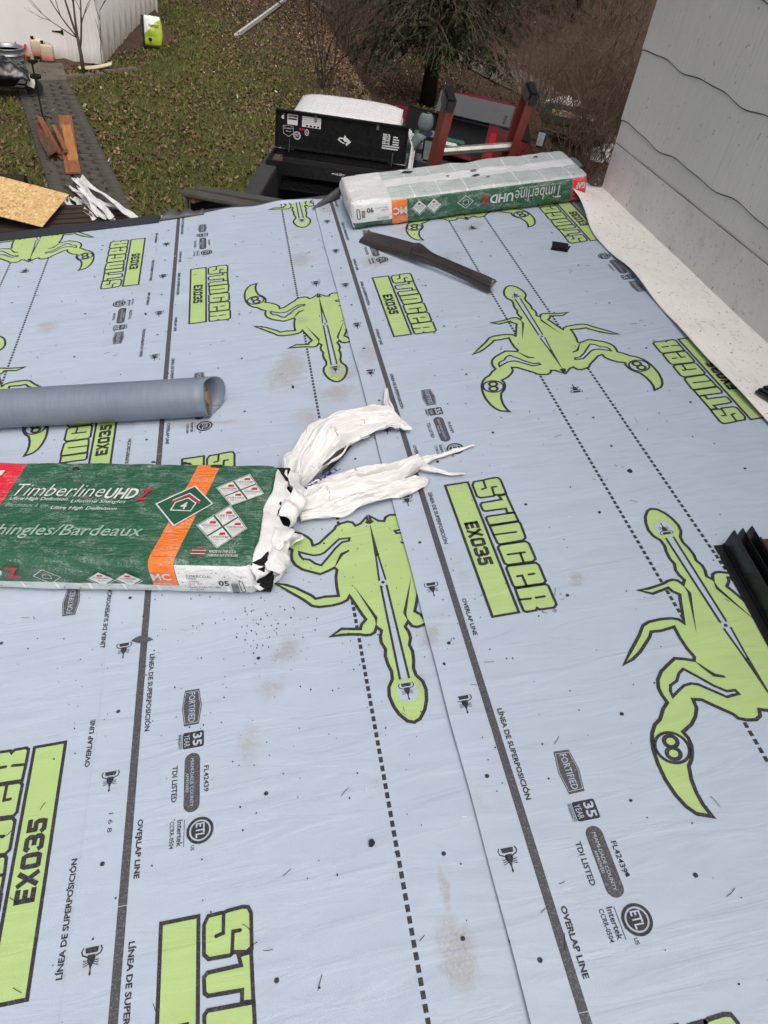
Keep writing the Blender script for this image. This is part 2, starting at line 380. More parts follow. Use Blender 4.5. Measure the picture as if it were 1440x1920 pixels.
def scorpion_mesh():
    m = Print(); w = .0070
    full = OUT + [(-x, y) for x, y in reversed(OUT[1:-1])]
    m.poly(full, ZG, PG)
    m.stroke(full, w, ZB, PB, True)
    mir = lambda pts, q: [(x * q, y) for x, y in pts]
    for q in (1, -1):
        m.poly(mir(HOLE, q), ZS, PS); m.stroke(mir(HOLE, q), w * .85, ZB, PB, True)
        m.poly(mir(CREASE, q), ZB, PB); m.poly(mir(SPIKE, q), ZB, PB)
        c = (-.2275 * q, -.2335)
        m.poly(ell(*c, .0300, .0300, 30), ZS, PS); m.ring(*c, .0300, .0058, ZB, PB)
        u = Vector((.0026 * q, .0116))
        for sg in (1, -1):
            e = Vector(c) + u * sg
            m.poly(ell(e.x, e.y, .0118, .0112, 20), ZS + .0001, PG); m.stroke(ell(e.x, e.y, .0120, .0112, 24), .0078, ZB + .0002 + .0001 * sg, PB, True)
        m.stroke([(-.0092 * q, .262), (-.0065 * q, .010)], .0050, ZB, PB)
        m.poly([(-.0098 * q, -.005), (-.0052 * q, -.005), (-.0005 * q, -.085), (-.0045 * q, -.086)], ZB, PB)
    m.poly([(-.0085, .262), (.0085, .262), (.0055, .010), (-.0055, .010)], ZS, PS)
    m.poly([(-.0055, -.006), (.0055, -.006), (.0005, -.085), (-.0005, -.085)], ZS, PS)
    m.poly([(-.0052, -.082), (.0052, -.082), (.0008, -.188), (-.0008, -.188)], ZB, PB)
    m.poly(ell(0, .001, .0092, .0092, 20), ZS + .0001, PS); m.poly(ell(0, .001, .0042, .0042, 16), ZB, PB)
    m.stroke(ell(0, -.1985, .0095, .0032, 18), .0028, ZB, PB, True)
    m.poly(ell(0, .292, .0205, .0235, 26), ZS, PS); icon(m, 0, .2895, .032, 1)
    icon(m, 0, -.3025, .036, 1)
    for y in (-.577, -.447): m.poly(ell(0, y, .0038, .0038, 12), ZB, PB)
    return m.mesh('scorpion_print', PM)
LET = dict(S=[(-.3706, -.6336), (-.3921, -.6346), (-.3987, -.6464), (-.3984, -.6894), (-.3912, -.6968), (-.358, -.6977), (-.3529, -.6941), (-.3337, -.6975), (-.3245, -.6942), (-.3236, -.6427), (-.3279, -.6328), (-.3368, -.6308), (-.3608, -.6323), (-.3673, -.6343)],
    T=[(-.3257, -.6985), (-.345, -.7006), (-.3416, -.7142), (-.3927, -.7152), (-.3982, -.7205), (-.3972, -.7417), (-.392, -.7461), (-.341, -.7479), (-.3419, -.7639), (-.3248, -.7658)],
    I=[(-.3245, -.7663), (-.3926, -.7650), (-.3974, -.7699), (-.3967, -.7952), (-.3240, -.7963)],
    N=[(-.3256, -.7987), (-.3954, -.7986), (-.3952, -.8292), (-.3932, -.8566), (-.3893, -.8619), (-.3329, -.8611), (-.3241, -.8541), (-.3217, -.8042)],
    G=[(-.3897, -.8640), (-.3962, -.8707), (-.3955, -.9215), (-.3901, -.9283), (-.3310, -.9303), (-.3224, -.9240), (-.3221, -.8740), (-.3280, -.8655)],
    E=[(-.3903, -.9314), (-.3958, -.9373), (-.3958, -.9902), (-.3915, -.9964), (-.3286, -.9982), (-.3218, -.9930), (-.3210, -.9442), (-.3257, -.9354)],
    R=[(-.3251, -1.0010), (-.3942, -.9992), (-.3951, -1.0311), (-.3948, -1.0621), (-.3894, -1.067), (-.3675, -1.0667), (-.3637, -1.0613), (-.3600, -1.0667), (-.328, -1.0677), (-.3205, -1.0605), (-.3205, -1.0064)])
SLIT = [[(-.3673, -.6343), (-.3683, -.6639), (-.3795, -.6665)], [(-.3552, -.6959), (-.3529, -.6646), (-.3417, -.6648)], [(-.395, -.8287), (-.3399, -.831)], [(-.3804, -.8973), (-.3404, -.8989)], [(-.3512, -.8994), (-.3526, -.9275)],
        [(-.3791, -.9658), (-.3676, -.9656), (-.367, -.9965)], [(-.3523, -.9662), (-.3398, -.9662)], [(-.3951, -1.0311), (-.3697, -1.0335)], [(-.3576, -1.0336), (-.3385, -1.0338)]]
def wordmark_mesh():
    m = Print()
    r = [(-.4670, -.6318), (-.4075, -.6318), (-.4055, -1.0645), (-.4640, -1.0645)]
    m.poly(r, ZG, PG); m.stroke(r, .0062, ZB, PB, True)
    for k, pts in LET.items(): m.poly(pts, ZG, PG); m.stroke(pts, .0060, ZB, PB, True)
    for s in SLIT: m.stroke(s, .0058, ZB, PB, False, True)
    m.ring(-.3299, -1.0765, .0042, .0009, ZB, PB, 16); text_into(m, 'R', (-.3318, -1.0745), (-.3318, -1.0785), .004, ZB, PB)
    # EX035 built from bars, reading along -y with its top towards +x
    a, b = -.4540, -.4195; y = -.7742; d = (.9198 - .7742)
    g = lambda u, t: (a + (b - a) * t, y - d * u)
    w = .0085
    def st(pts, ww=w): m.stroke([g(*q) for q in pts], ww, ZB, PB)
    e = w / 2 / d; h = w / 2 / (b - a)
    st([(e, 0), (e, 1)]); st([(0, 1 - h), (.165, 1 - h)]); st([(0, .5), (.15, .5)]); st([(0, h), (.165, h)])
    st([(.195, 0), (.345, 1)], w * .98); st([(.345, 0), (.195, 1)], w * .98)
    st([(.415, h * .6), (.385 + e, h * 2), (.385 + e, 1 - h * 2), (.43, 1 - h), (.53, 1 - h), (.575 - e, 1 - h * 2), (.575 - e, h * 2), (.53, h), (.40, h)])
    st([(.605, 1 - 2.3 * h), (.63, 1 - h), (.74, 1 - h), (.765, 1 - 2 * h), (.765, .62), (.735, .5), (.66, .5)]); st([(.735, .5), (.77, .38), (.77, 2 * h), (.74, h), (.63, h), (.605, 2.3 * h)])
    st([(.99, 1 - h), (.825 + e, 1 - h), (.825 + e, .56), (.94, .56), (.985 - e, .45), (.985 - e, 2 * h), (.945, h), (.85, h), (.82, 2.3 * h)])
    return m.mesh('wordmark_print', PM)
def badge_mesh():
    m = Print()
    hx = [(-.4400, -1.3867), (-.4112, -1.3880), (-.4060, -1.4270), (-.4113, -1.4680), (-.4400, -1.4690), (-.4452, -1.4278)]
    m.poly(hx, ZG, PY); c = Vector((-.4256, -1.4278))
    m.stroke([tuple(c + (Vector(q) - c) * .88) for q in hx], .0009, ZS, PS, True)
    text_into(m, 'FORTIFIED', (-.4318, -1.3945), (-.4318, -1.4620), .0125, ZS, PS, 0.0)
    def rr(x0, x1, y0, y1, r):
        p = []
        for cx, cy, a0 in ((x1 - r, y1 - r, 0), (x0 + r, y1 - r, 90), (x0 + r, y0 + r, 180), (x1 - r, y0 + r, 270)):
            for k in range(5): a = R_(a0 + k * 22.5); p.append((cx + r * math.cos(a), cy + r * math.sin(a)))
        return p
    m.poly(rr(-.4415, -.4012, -1.5180, -1.4835, .004), ZG, PB)
    text_into(m, '35', (-.4225, -1.4875), (-.4225, -1.5145), .0175, ZS, PS, .025); text_into(m, 'YEAR', (-.4385, -1.4885), (-.4385, -1.5140), .0105, ZS, PS)
    m.stroke([(-.4435, -1.4850), (-.4435, -1.5170)], .0008, ZB, PB); text_into(m, 'WARRANTY', (-.4500, -1.4850), (-.4500, -1.5170), .0052, ZB, PB, .02)
    m.poly(rr(-.4368, -.4080, -1.6440, -1.5285, .0143), ZG, PY)
    text_into(m, 'MIAMI-DADE COUNTY', (-.4255, -1.5395), (-.4255, -1.6335), .0060, ZS, PS); text_into(m, 'APPROVED', (-.4335, -1.5680), (-.4335, -1.6050), .0050, ZS, PS)
    text_into(m, 'TDI LISTED', (-.4590, -1.5495), (-.4590, -1.6200), .0098, ZB, PB, .02); text_into(m, 'FL42439', (-.4010, -1.5595), (-.4010, -1.6105), .0092, ZB, PB, .015)
    m.ring(-.4066, -1.6795, .0212, .0048, ZB, PB, 36); m.poly(ell(-.4066, -1.6795, .0158, .0158, 30), ZB, PB)
    text_into(m, 'ETL', (-.4140, -1.6665), (-.4140, -1.6925), .0155, ZB + .0003, PS, .02)
    text_into(m, 'Intertek', (-.4470, -1.6545), (-.4470, -1.7015), .0100, ZB, PB, .015); text_into(m, 'CCRR-0504', (-.4595, -1.6550), (-.4595, -1.7030), .0078, ZB, PB, .01)
    m.stroke([(-.4343, -1.6554), (-.4343, -1.7034)], .0010, ZB, PB); text_into(m, 'US', (-.4225, -1.7035), (-.4225, -1.7125), .0065, ZB, PB, .01)
    text_into(m, 'LISTED', (-.4300, -1.6735), (-.4300, -1.6895), .0030, ZB + .0003, PB)
    return m.mesh('certification_print', PM)
def lap_line_mesh():
    m = Print(); y0 = -.5935
    m.poly([(-.5385, y0 - PER + .0012), (-.5238, y0 - PER + .0012), (-.5238, y0), (-.5385, y0)], ZG, PY)
    for y in (-.6496, -1.2813): text_into(m, 'L\u00cdNEA DE SUPERPOSICI\u00d3N', (-.5165, y), (-.5165, y - .1835), .0125, ZB, PB, .028)
    for y in (-1.0023, -1.6398): text_into(m, 'OVERLAP LINE', (-.5165, y), (-.5165, y - .1015), .0098, ZB, PB, .030)
    for k in range(4):
        y = -.664 - .29685 * k; icon(m, -.573, y, .033, -1); m.poly(ell(-.571, y - .151, .0040, .0040, 14), ZB, PB)
        m.poly(ell(-.289, -.7446 - .29685 * k, .0040, .0040, 14), ZB, PB)
    return m.mesh('overlap_line_print', PM)
def dash_mesh(q):
    m = Print(); n = 69; st = PER / n
    if True:
        for k in range(n):
            y = -.6 + (k + .5) * st
            m.poly([(q * .0757 - .0037, y - .0056), (q * .0757 + .0037, y - .0056), (q * .0757 + .0037, y + .0056), (q * .0757 - .0037, y + .0056)], .0003, PB)
    return m.mesh('dashed_line_print', PM)
# ------------------------------------------------------------------ the roof
YN, YF = -1.4, 3.43                                # near and far (rake) limits of what is built
M_DECK = mat('roof_deck_wood', (.30, .22, .14), .8, var=.3, scale=3, stretch=(1, 12, 1))
M_BLKMETAL = mat('black_painted_metal', (.035, .036, .038), .32, .0, .6, .2, 4)
M_WHITEWALL = mat('house_wall_white', (.6, .6, .58), .7)
deck = MB(); deck.box((-.13, (YN + 3.40) / 2, -.012), (3.10, 3.40 - YN, .02))
roof = deck.build('roof_deck', M_DECK, None, RM); tag(roof, kind='structure')
deck.v = []; deck.f = []; deck.m = []
deck.box((-.13, 3.375, -.10), (3.10, .025, .155)); deck.build('fascia_board', M_WHITEWALL, roof, Matrix.Identity(4))
lw = MB(); lw.box((-.1, 1.0, -1.9), (2.8, 4.5, 3.1)); lwo = lw.build('house_wall', M_WHITEWALL); tag(lwo, 'white lower house wall beneath the low roof', 'wall')

motifs = dict(scorpion_print=scorpion_mesh(), wordmark_print=wordmark_mesh(), certification_print=badge_mesh(), overlap_line_print=lap_line_mesh(), dashed_line_print=dash_mesh(1))
BB = {k: (min(v.co.y for v in me.vertices), max(v.co.y for v in me.vertices)) for k, me in motifs.items()}
def clip_mesh(me, co, no):
    bm = bmesh.new(); bm.from_mesh(me)
    bmesh.ops.bisect_plane(bm, geom=bm.verts[:] + bm.edges[:] + bm.faces[:], plane_co=co, plane_no=no, clear_outer=True)
    n = me.copy(); bm.to_mesh(n); bm.free(); return n
def sheet(name, label, cx, cy, rotated, z, ymax, xr, lift, wr=None):
    """one printed width of underlayment; its print copies are children. lift(x) raises the loose left edge"""
    m = MB(); x0 = cx - HALF; nx = [0, .006, .014, .026, .04, .06] + [.06 + (xr - x0 - .06) * k / 8 for k in range(1, 9)]
    ys = [YN + (ymax - YN) * k / 96 for k in range(97)]
    for y in ys:
        for d in nx:
            wob = .0010 * math.sin(y * 9.1 + cx * 5) + .0006 * math.sin(y * 23 + 1)
            e = wob if d == 0 else 0
            m.v.append((x0 + d + e, y, z + lift * max(0, 1 - d / .035) ** 1.5 * (0.45 + .55 * max(0, mnoise.noise(Vector((y * 3.1, cx, 0))) + .4))))
    n = len(nx)
    for j in range(96):
        for i in range(n - 1):
            a = j * n + i; m.f.append([a, a + 1, a + n + 1, a + n]); m.m.append(0)
    ob = m.build(name, M_SHEET, None, RM, smooth=True)
    tag(ob, label, 'underlayment', 'printed underlayment sheets on the roof')
    for kind, me in motifs.items():
        rots = (0, 1) if kind in ('wordmark_print', 'certification_print', 'overlap_line_print', 'dashed_line_print') else ((1,) if rotated else (0,))
        for r in rots:
            lo, hi = BB[kind]
            if r: lo, hi = -hi, -lo
            for k in range(-4, 5):
                oy = cy + k * PER
                if oy + lo > ymax - .01 or oy + hi < YN + .1 or oy + hi < -.35: continue
                M = Matrix.Translation((cx, oy, z)) @ Matrix.Rotation(math.pi if r else 0, 4, 'Z')
                mm = me
                if oy + hi > ymax - .004:
                    inv = M.inverted(); co = inv @ Vector((0, ymax - .004, 0)); no = inv.to_3x3() @ Vector((0, 1, 0)); mm = clip_mesh(me, co, no)
                if oy + lo < YN + .004:
                    inv = M.inverted(); co = inv @ Vector((0, YN + .004, 0)); no = inv.to_3x3() @ Vector((0, -1, 0)); mm = clip_mesh(mm, co, no)
                link(kind, mm, ob, M)
    return ob
sheet('underlayment_sheet', 'left width of blue-grey printed underlayment, passing under the grey roll', -1.015, 2.133, False, .002, 3.375, -.40, .0005)
shA = sheet('underlayment_sheet', 'middle width of printed underlayment carrying the large torn shingle bundle', .1166, 2.2779, True, .0045, 3.395, .727, .0016)
shB = sheet('underlayment_sheet', 'right width of printed underlayment running along the white flashing', .7938, 2.0049, False, .0085, 3.385, 1.405, .0065)
# roll number stamped on the middle sheet's lap strip
sn = Print(); text_into(sn, '1 6 8', (-.452, .66), (-.452, .625), .008, .0011, PB); sn.build('stamped_number', PM, shA, Matrix.Translation((0, 0, .0045)))
# sheet ends dressed down over the rake, and lifted corners
def ribbon(name, fn, nu, nv, mats, parent=None, M=None, thick=0.0, smooth=True):
    ob = MB().grid(fn, nu, nv).build(name, mats, parent, M, smooth=smooth)
    if thick:
        md = ob.modifiers.new('s', 'SOLIDIFY'); md.thickness = thick; md.offset = 0
    return ob
M_UNDER = mat('underlayment_back', (.075, .078, .085), .5)
def dress(x0, x1, y0, z0, amp, seed):
    def f(u, v):
        x = x0 + (x1 - x0) * u; a = v * 1.5
        return (x, y0 + .05 * math.sin(a) + .004 * math.sin(x * 31 + seed), z0 - .05 * (1 - math.cos(a)) + amp * math.sin(v * 3.0) * (0.6 + 0.4 * math.sin(x * 9 + seed) + .3 * math.sin(x * 23)))
    return f
ribbon('dressed_end', dress(-.4927, .183, 3.392, .0045, .012, 1.0), 50, 8, M_SHEET, shA, Matrix.Identity(4))
ribbon('dressed_end', dress(.30, 1.40, 3.382, .0085, .004, 2.0), 60, 8, M_SHEET, shB, Matrix.Identity(4))
# black wrinkle standing up at the middle sheet's outer corner and the curled corner of the right sheet
def curl(u, v):
    x = .180 + .125 * u; y = 3.272 + .085 * u; w = .052 * u ** .8
    a = v * 2.1
    return (x - .010 * v + .25 * w * math.sin(a), y + w * (1 - math.cos(a)) * .55, .0105 + w * .75 * math.sin(a) + .002)
ribbon('curled_corner', curl, 12, 10, M_UNDER, shB, Matrix.Identity(4), .0008)
def flap(u, v):
    x = -.502 + .20 * u; a = v * 2.2
    r = .020 * (1 - .5 * u) * (0.8 + .25 * math.sin(u * 14))
    return (x + .05 * v * (1 - u), 3.352 + .02 * u + r * 2.2 * (1 - math.cos(a)) , .007 + r * 1.3 * math.sin(a))
ribbon('lifted_flap', flap, 40, 10, M_UNDER, shA, Matrix.Identity(4), .0008)
# drip edge along the rake
de = MB()
prof = [(3.345, .0085), (3.395, .010), (3.412, .013), (3.418, .004), (3.420, -.055), (3.432, -.068), (3.428, -.071), (3.414, -.058), (3.412, .001), (3.345, .0060)]
for (xa, xb) in ((-1.70, -.50),):
    ringa = [(xa, y, z) for y, z in prof]; ringb = [(xb, y, z) for y, z in prof]; de.loft([ringa, ringb])
d1 = de.build('drip_edge', M_BLKMETAL, None, RM); tag(d1, 'black metal drip edge at the roof edge above the chipboard', 'drip edge')
de = MB(); prof2 = [(y + .035, z - .014) for y, z in prof]
de.loft([[(-.4995, y, z) for y, z in prof2], [(1.44, y, z) for y, z in prof2]])
d2 = de.build('drip_edge', mat('dark_grey_metal', (.06, .062, .068), .35, 0, .6), None, RM); tag(d2, 'dark grey drip edge under the sheet ends beside the truck bed', 'drip edge')

# ------------------------------------------------------------------ headwall and apron flashing on the right
XW = 1.445 * math.cos(SL); ZW = 1.445 * math.sin(SL)
def siding_mat():
    t = NT('painted_wood_shake').p(.62, 0, .35)
    tc = t.n('ShaderNodeTexCoord').outputs['Object']
    v = t.mapping(tc, (1, 1, .06))
    g = t.noise(v, 60, 6, .7, .4)
    big = t.noise(tc, 2.5, 4, .6)
    base = t.mix(t.ramp(big, .3, .7), (.78, .76, .71, 1), (.70, .685, .645, 1))
    base = t.mix(t.ramp(t.noise(tc, 7, 5, .7), .62, .78, 0, .5), base, (.45, .45, .44, 1))
    base = t.mix(t.ramp(t.noise(tc, 55, 2, .5), .70, .74, 0, .5), base, (.16, .15, .145, 1))
    t.setc(base)
    n1 = t.bump(t.ramp(g, .3, .7), .35, .004)
    t.bump(t.noise(tc, 5, 3), .25, .02, n1)
    return t.m
M_SID = siding_mat(); M_JOINT = mat('dark_joint', (.13, .125, .12), .9)  # M_JOINT: dark tone of thin strips under shake butts and along flashing top
wallo = empty('house_wall', Matrix.Translation((XW, 0, ZW)), 'light grey painted shake wall rising at the roof\'s upper side', 'wall')
def wavy(y): return .0065 * math.sin(y * 15.0) + .003 * math.sin(y * 29 + 1.0) + .003 * math.sin(y * 5.2 + .4)
hs = [.0, .283, .537, .79, 1.045, 1.30, 1.55, 1.80]
YE = 3.135
for k in range(len(hs) - 1):
    # one course split into shake panels about a panel wide, each a thick tapered slab with a wavy butt
    cuts = [-1.6, -.42, .78, 1.98, YE] if k % 2 else [-1.6, -1.0, .18, 1.38, 2.58, YE]
    if k == 1: cuts = [-1.6, -.9, .3, 1.5, 2.36, YE]
    for a, b in zip(cuts[:-1], cuts[1:]):
        m = MB(); n = max(4, int((b - a) / .03)); b2 = b - .0015; h0, h1 = hs[k], hs[k + 1] + .03
        lo = lambda y: h0 + (wavy(y + k * 1.7) if k else 0)
        ring = []
        v = []
        for i in range(n + 1):
            y = a + (b2 - a) * i / n; e = lo(y)
            v += [(.0, y, e), (-.0075, y, e), (-.0085, y, e + .003), (-.0035, y, h1), (.010, y, h1), (.010, y, e)] if k else [(.0, y, e), (-.0030, y, e), (-.0032, y, e + .008), (-.0030, y, h1), (.010, y, h1), (.010, y, e)]
        f = []
        for i in range(n):
            for j in range(6):
                p = i * 6 + j; q = i * 6 + (j + 1) % 6
                f.append((p, q, q + 6, p + 6))
        f.append((0, 1, 2, 3, 4, 5)); e = n * 6; f.append((e + 5, e + 4, e + 3, e + 2, e + 1, e))
        m.add(v, f); me = m.mesh('shake_panel', M_SID, tri=True)
        pn = link('shake_panel', me, wallo, Matrix.Identity(4))
        if k:
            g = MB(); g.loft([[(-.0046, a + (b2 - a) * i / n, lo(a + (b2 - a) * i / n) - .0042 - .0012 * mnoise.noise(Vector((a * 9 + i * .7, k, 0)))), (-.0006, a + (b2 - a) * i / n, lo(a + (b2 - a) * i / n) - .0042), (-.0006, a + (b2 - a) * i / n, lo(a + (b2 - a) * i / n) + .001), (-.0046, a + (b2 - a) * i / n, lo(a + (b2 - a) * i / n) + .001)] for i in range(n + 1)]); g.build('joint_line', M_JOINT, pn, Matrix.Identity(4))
core = MB(); core.box((.26, .77 - .035, 1.5), (.48, 4.72, 3.4)); core.build('wall_core', M_SID, wallo, Matrix.Identity(4))
def flash_mat(name, c1, c2):
    t = NT(name).p(.5, 0, .4)
    tc = t.n('ShaderNodeTexCoord').outputs['Object']
    c = t.mix(t.ramp(t.noise(tc, 3.5, 5, .6), .35, .7), c1, c2)
    st = t.mapping(tc, (26, 5, 1), (0, 0, 0), (0, 0, .25))
    c = t.mix(t.ramp(t.noise(st, 2.2, 6, .75), .54, .72, 0, .40), c, (.34, .325, .30, 1))
    c = t.mix(t.ramp(t.noise(tc, 75, 3, .6), .64, .70, 0, .7), c, (.15, .14, .13, 1))
    c = t.mix(t.ramp(t.noise(tc, 22, 4, .7), .66, .74, 0, .5), c, (.24, .19, .15, 1))
    t.setc(c); n1 = t.bump(t.noise(tc, 11, 3), .35, .02); t.bump(t.noise(tc, 160, 3), .12, .002, n1)
    return t.m
M_FLASH = flash_mat('weathered_white_flashing', (.88, .86, .81, 1), (.80, .785, .745, 1))
M_FLASHV = flash_mat('grey_white_flashing', (.76, .74, .69, 1), (.68, .66, .62, 1))
fl = empty('apron_flashing', RM.copy(), 'weathered white apron flashing strip between underlayment and grey wall, far corner curled up', 'flashing')
def fleg(u, v):
    y = -1.35 + (3.13 + 1.35) * v
    xe = 1.232 + .006 * math.sin(y * 6 + 1) + .008 * math.sin(y * 2.3)
    if y > 2.55: xe += .030 * sst(2.62, 2.9, y) - .03 * sst(2.92, 3.10, y)
    x = xe + (1.4440 - xe) * u
    e = 1 - u
    lift = .0035 + .012 * max(0, math.sin(y * 4.3 + .7)) * e ** 2 + .016 * math.exp(-((y - 2.32) / .16) ** 2) * e ** 2
    cz = sst(2.72, 3.13, y)
    z = .0110 + lift + cz * e ** 1.6 * .060 + .0022 * math.sin(y * 17 + u * 5) * e
    if y > 3.08: x += (y - 3.08) * .55 * e ** 4
    return (x, y, z)
ribbon('roof_leg', fleg, 24, 190, M_FLASH, fl, Matrix.Identity(4), .0012)
def fver(u, v):
    y = -1.35 + (3.128 + 1.35) * v
    q = Vector((0, 0, .195 * u)); w = RM.inverted() @ Vector((XW - .0055 - .0015 * math.sin(y * 7) * (1 - u), y, ZW + .012 + .183 * u))
    if u < .05: w.x -= 0
    return w
ribbon('wall_leg', fver, 6, 150, M_FLASHV, fl, Matrix.Identity(4), .0008, smooth=False)
ribbon('top_seam', lambda u, v: RM.inverted() @ Vector((XW - .0048 - .0012 * u, -1.35 + 4.478 * v, ZW + .1945 + .0030 * u + .0008 * math.sin(v * 90))), 1, 150, M_JOINT, fl, Matrix.Identity(4), 0.0, smooth=False)
sc = MB(); c0 = Vector(fleg(.12, .985)); sc.lathe([(.012, 0), (.012, .003), (.007, .006), (.0, .0065)], 14, c0 + Vector((0, 0, .001))); sc.build('screw_head', mat('galvanised_screw', (.45, .45, .45), .35, .8), fl, Matrix.Identity(4))
# grey fold of underlayment and flashing scrap past the wall's end
def fold(u, v):
    x = 1.22 + .23 * u; y = 3.385 + .16 * v
    return (x, y, .016 + .02 * math.sin(v * 2.2) - .03 * v + .004 * math.sin(u * 20))
fo = ribbon('metal_scrap', fold, 16, 8, mat('blue_grey_sheet', (.17, .185, .215), .45), None, RM, .001); tag(fo, 'blue-grey folded metal scrap at the roof corner beyond the small bundle', 'metal scrap')

# ------------------------------------------------------------------ shingle bundles
def cells(nu, nv, lx, ly, f): pass
def wrap_mat(name, zones, rough=.28, scuff=.62):
    """plastic wrapper: printed colour zones in the wrapper's own coordinates, scuffs, creases. zones(t, x, y, z) -> colour socket"""
    t = NT(name).p(rough, 0, .5)
    tc = t.n('ShaderNodeTexCoord').outputs['Object']; sp = t.n('ShaderNodeSeparateXYZ'); t.l(tc, sp.inputs[0])
    c = zones(t, sp.outputs[0], sp.outputs[1], sp.outputs[2])
    sx = t.mapping(tc, (4.0, 6.0, 9), (0, 0, 0), (0, 0, .2))
    k1 = t.ramp(t.noise(sx, 5, 7, .8, .4), .48, .72, 0, scuff)
    k2 = t.ramp(t.noise(tc, 260, 3, .7), .42, .58)
    c = t.mix(t.math('MULTIPLY', k1, k2), c, (.62, .68, .64, 1))
    c = t.mix(t.ramp(t.noise(tc, 120, 2, .5), .70, .73, 0, .9), c, (.02, .02, .02, 1))
    t.setc(c)
    cr = t.mapping(tc, (3.0, 14, 3), (0, 0, 0), (0, 0, .35))
    h = t.math('ADD', t.noise(cr, 5, 4, .6, 1.0), t.math('MULTIPLY', t.noise(tc, 38, 4, .65), .5))
    t.bump(h, .7, .012)
    return t.m
def band(t, v, a, b):
    return t.math('MULTIPLY', t.math('GREATER_THAN', v, a), t.math('LESS_THAN', v, b))
GREEN = (.028, .115, .062, 1); ORANGE = (.83, .20, .035, 1); RED = (.72, .030, .055, 1); WHITE = (.76, .77, .77, 1)
M_INK_W = mat('wrapper_white_ink', (.72, .75, .73), .4, var=.3, scale=60)
M_INK_K = mat('wrapper_black_ink', (.03, .03, .035), .4)
M_INK_R = mat('wrapper_red_ink', (.62, .03, .06), .4, var=.3, scale=60)
M_INK_G = mat('wrapper_green_ink', (.028, .115, .062), .4)
M_INK_P = mat('wrapper_pale_ink', (.36, .52, .42), .4, var=.35, scale=80)
INK = [M_INK_W, M_INK_K, M_INK_R, M_INK_G, M_INK_P]; IW, IK, IR, IG, IP = range(5)
def z1(t, x, y, z):
    sk = t.math('ADD', x, t.math('MULTIPLY', y, -.090))
    c = t.mix(band(t, sk, .2495, .3065), GREEN, ORANGE)
    c = t.mix(t.math('LESS_THAN', x, -.183), c, RED)
    front = t.math('MULTIPLY', t.math('LESS_THAN', y, -.1495), t.math('GREATER_THAN', x, .2935))
    c = t.mix(t.math('MULTIPLY', front, t.math('LESS_THAN', z, .100)), c, WHITE)
    lowf = t.math('LESS_THAN', z, .040)
    c = t.mix(lowf, c, (.60, .66, .64, 1))
    seam = t.math('LESS_THAN', t.math('FRACT', t.math('MULTIPLY', x, 12.5)), .07)
    c = t.mix(t.math('MULTIPLY', lowf, seam), c, (.85, .86, .86, 1))
    return c
M_WRAP1 = wrap_mat('bundle_wrapper_green', z1)
def z2(t, x, y, z):
    top = t.math('GREATER_THAN', z, .104)
    px = t.math('FRACT', t.math('ADD', t.math('MULTIPLY', x, 9.0), .15)); tape = band(t, y, -.035, .045)
    pale = t.mix(t.math('LESS_THAN', px, .045), (.50, .57, .55, 1), (.80, .81, .81, 1))
    ck = t.math('GREATER_THAN', t.math('FRACT', t.math('ADD', t.math('MULTIPLY', x, 4.5), .3)), .5)
    pale = t.mix(t.math('MULTIPLY', ck, .35), pale, (.62, .67, .66, 1))
    tn = t.math('ADD', y, t.math('MULTIPLY', t.math('SUBTRACT', t.noise(t.n('ShaderNodeTexCoord').outputs['Object'], 14, 3), .5), .03))
    pale = t.mix(band(t, tn, -.035, .045), pale, (.82, .83, .84, 1))
    c = t.mix(top, GREEN, pale)
    nt = t.math('SUBTRACT', 1.0, top)
    c = t.mix(t.math('MULTIPLY', nt, band(t, x, -.335, -.270)), c, ORANGE)
    c = t.mix(t.math('MULTIPLY', nt, t.math('GREATER_THAN', x, .435)), c, RED)
    c = t.mix(t.math('MULTIPLY', t.math('GREATER_THAN', z, .030), t.math('LESS_THAN', x, -.335)), c, WHITE)
    return c
M_WRAP2 = wrap_mat('bundle_wrapper_pale', z2, .30, .95)
M_SHINGLE = mat('asphalt_shingle_granules', (.022, .022, .024), .9, 0, .2, .5, 120, .8, 300)
def bundle_body(L, y0, y1, H, seed, wrinkle=.0022, endround=.02):
    """rounded slab with creased wrapper; returns MB, centre-bottom origin"""
    m = MB(); nu = 76; prof = []
    r = .016
    W = y1 - y0
    def arc(cx, cz, a0, a1, n=5): return [(cx + r * math.cos(R_(a0 + (a1 - a0) * k / n)), cz + r * math.sin(R_(a0 + (a1 - a0) * k / n))) for k in range(n + 1)]
    prof += arc(y0 + r, .004 + r, 270, 180) + [(y0, .03 + (H - .05) * k / 4) for k in range(1, 4)] + arc(y0 + r, H - r, 180, 90)
    prof += [(y0 + r + (W - 2 * r) * k / 22, H) for k in range(1, 22)] + arc(y1 - r, H - r, 90, 0) + [(y1, H * .6), (y1, H * .35)] + arc(y1 - r, .004 + r, 0, -90)
    rings = []
    for i in range(nu + 1):
        u = i / nu; x = -L / 2 + L * u
        e = min(x + L / 2, L / 2 - x); sh = 1 - .06 * max(0, 1 - e / endround) ** 2
        ring = []
        for (y, z) in prof:
            n = mnoise.noise(Vector((x * 9, y * 14, z * 30 + seed))) + .6 * mnoise.noise(Vector((x * 25 + seed, y * 30, z * 40)))
            yc = (y0 + y1) / 2
            bul = .006 * math.sin(math.pi * min(1, max(0, z / H))) * (1 if y < yc else -1)
            yy = yc + (y - yc) * sh - (bul if abs(y - yc) > W * .42 else 0); zz = H / 2 + (z - H / 2) * sh
            ring.append((x, yy + wrinkle * n * (0.6 if z < H - .005 else .2), max(.003, zz + wrinkle * n)))
        rings.append(ring)
    m.loft(rings); return m
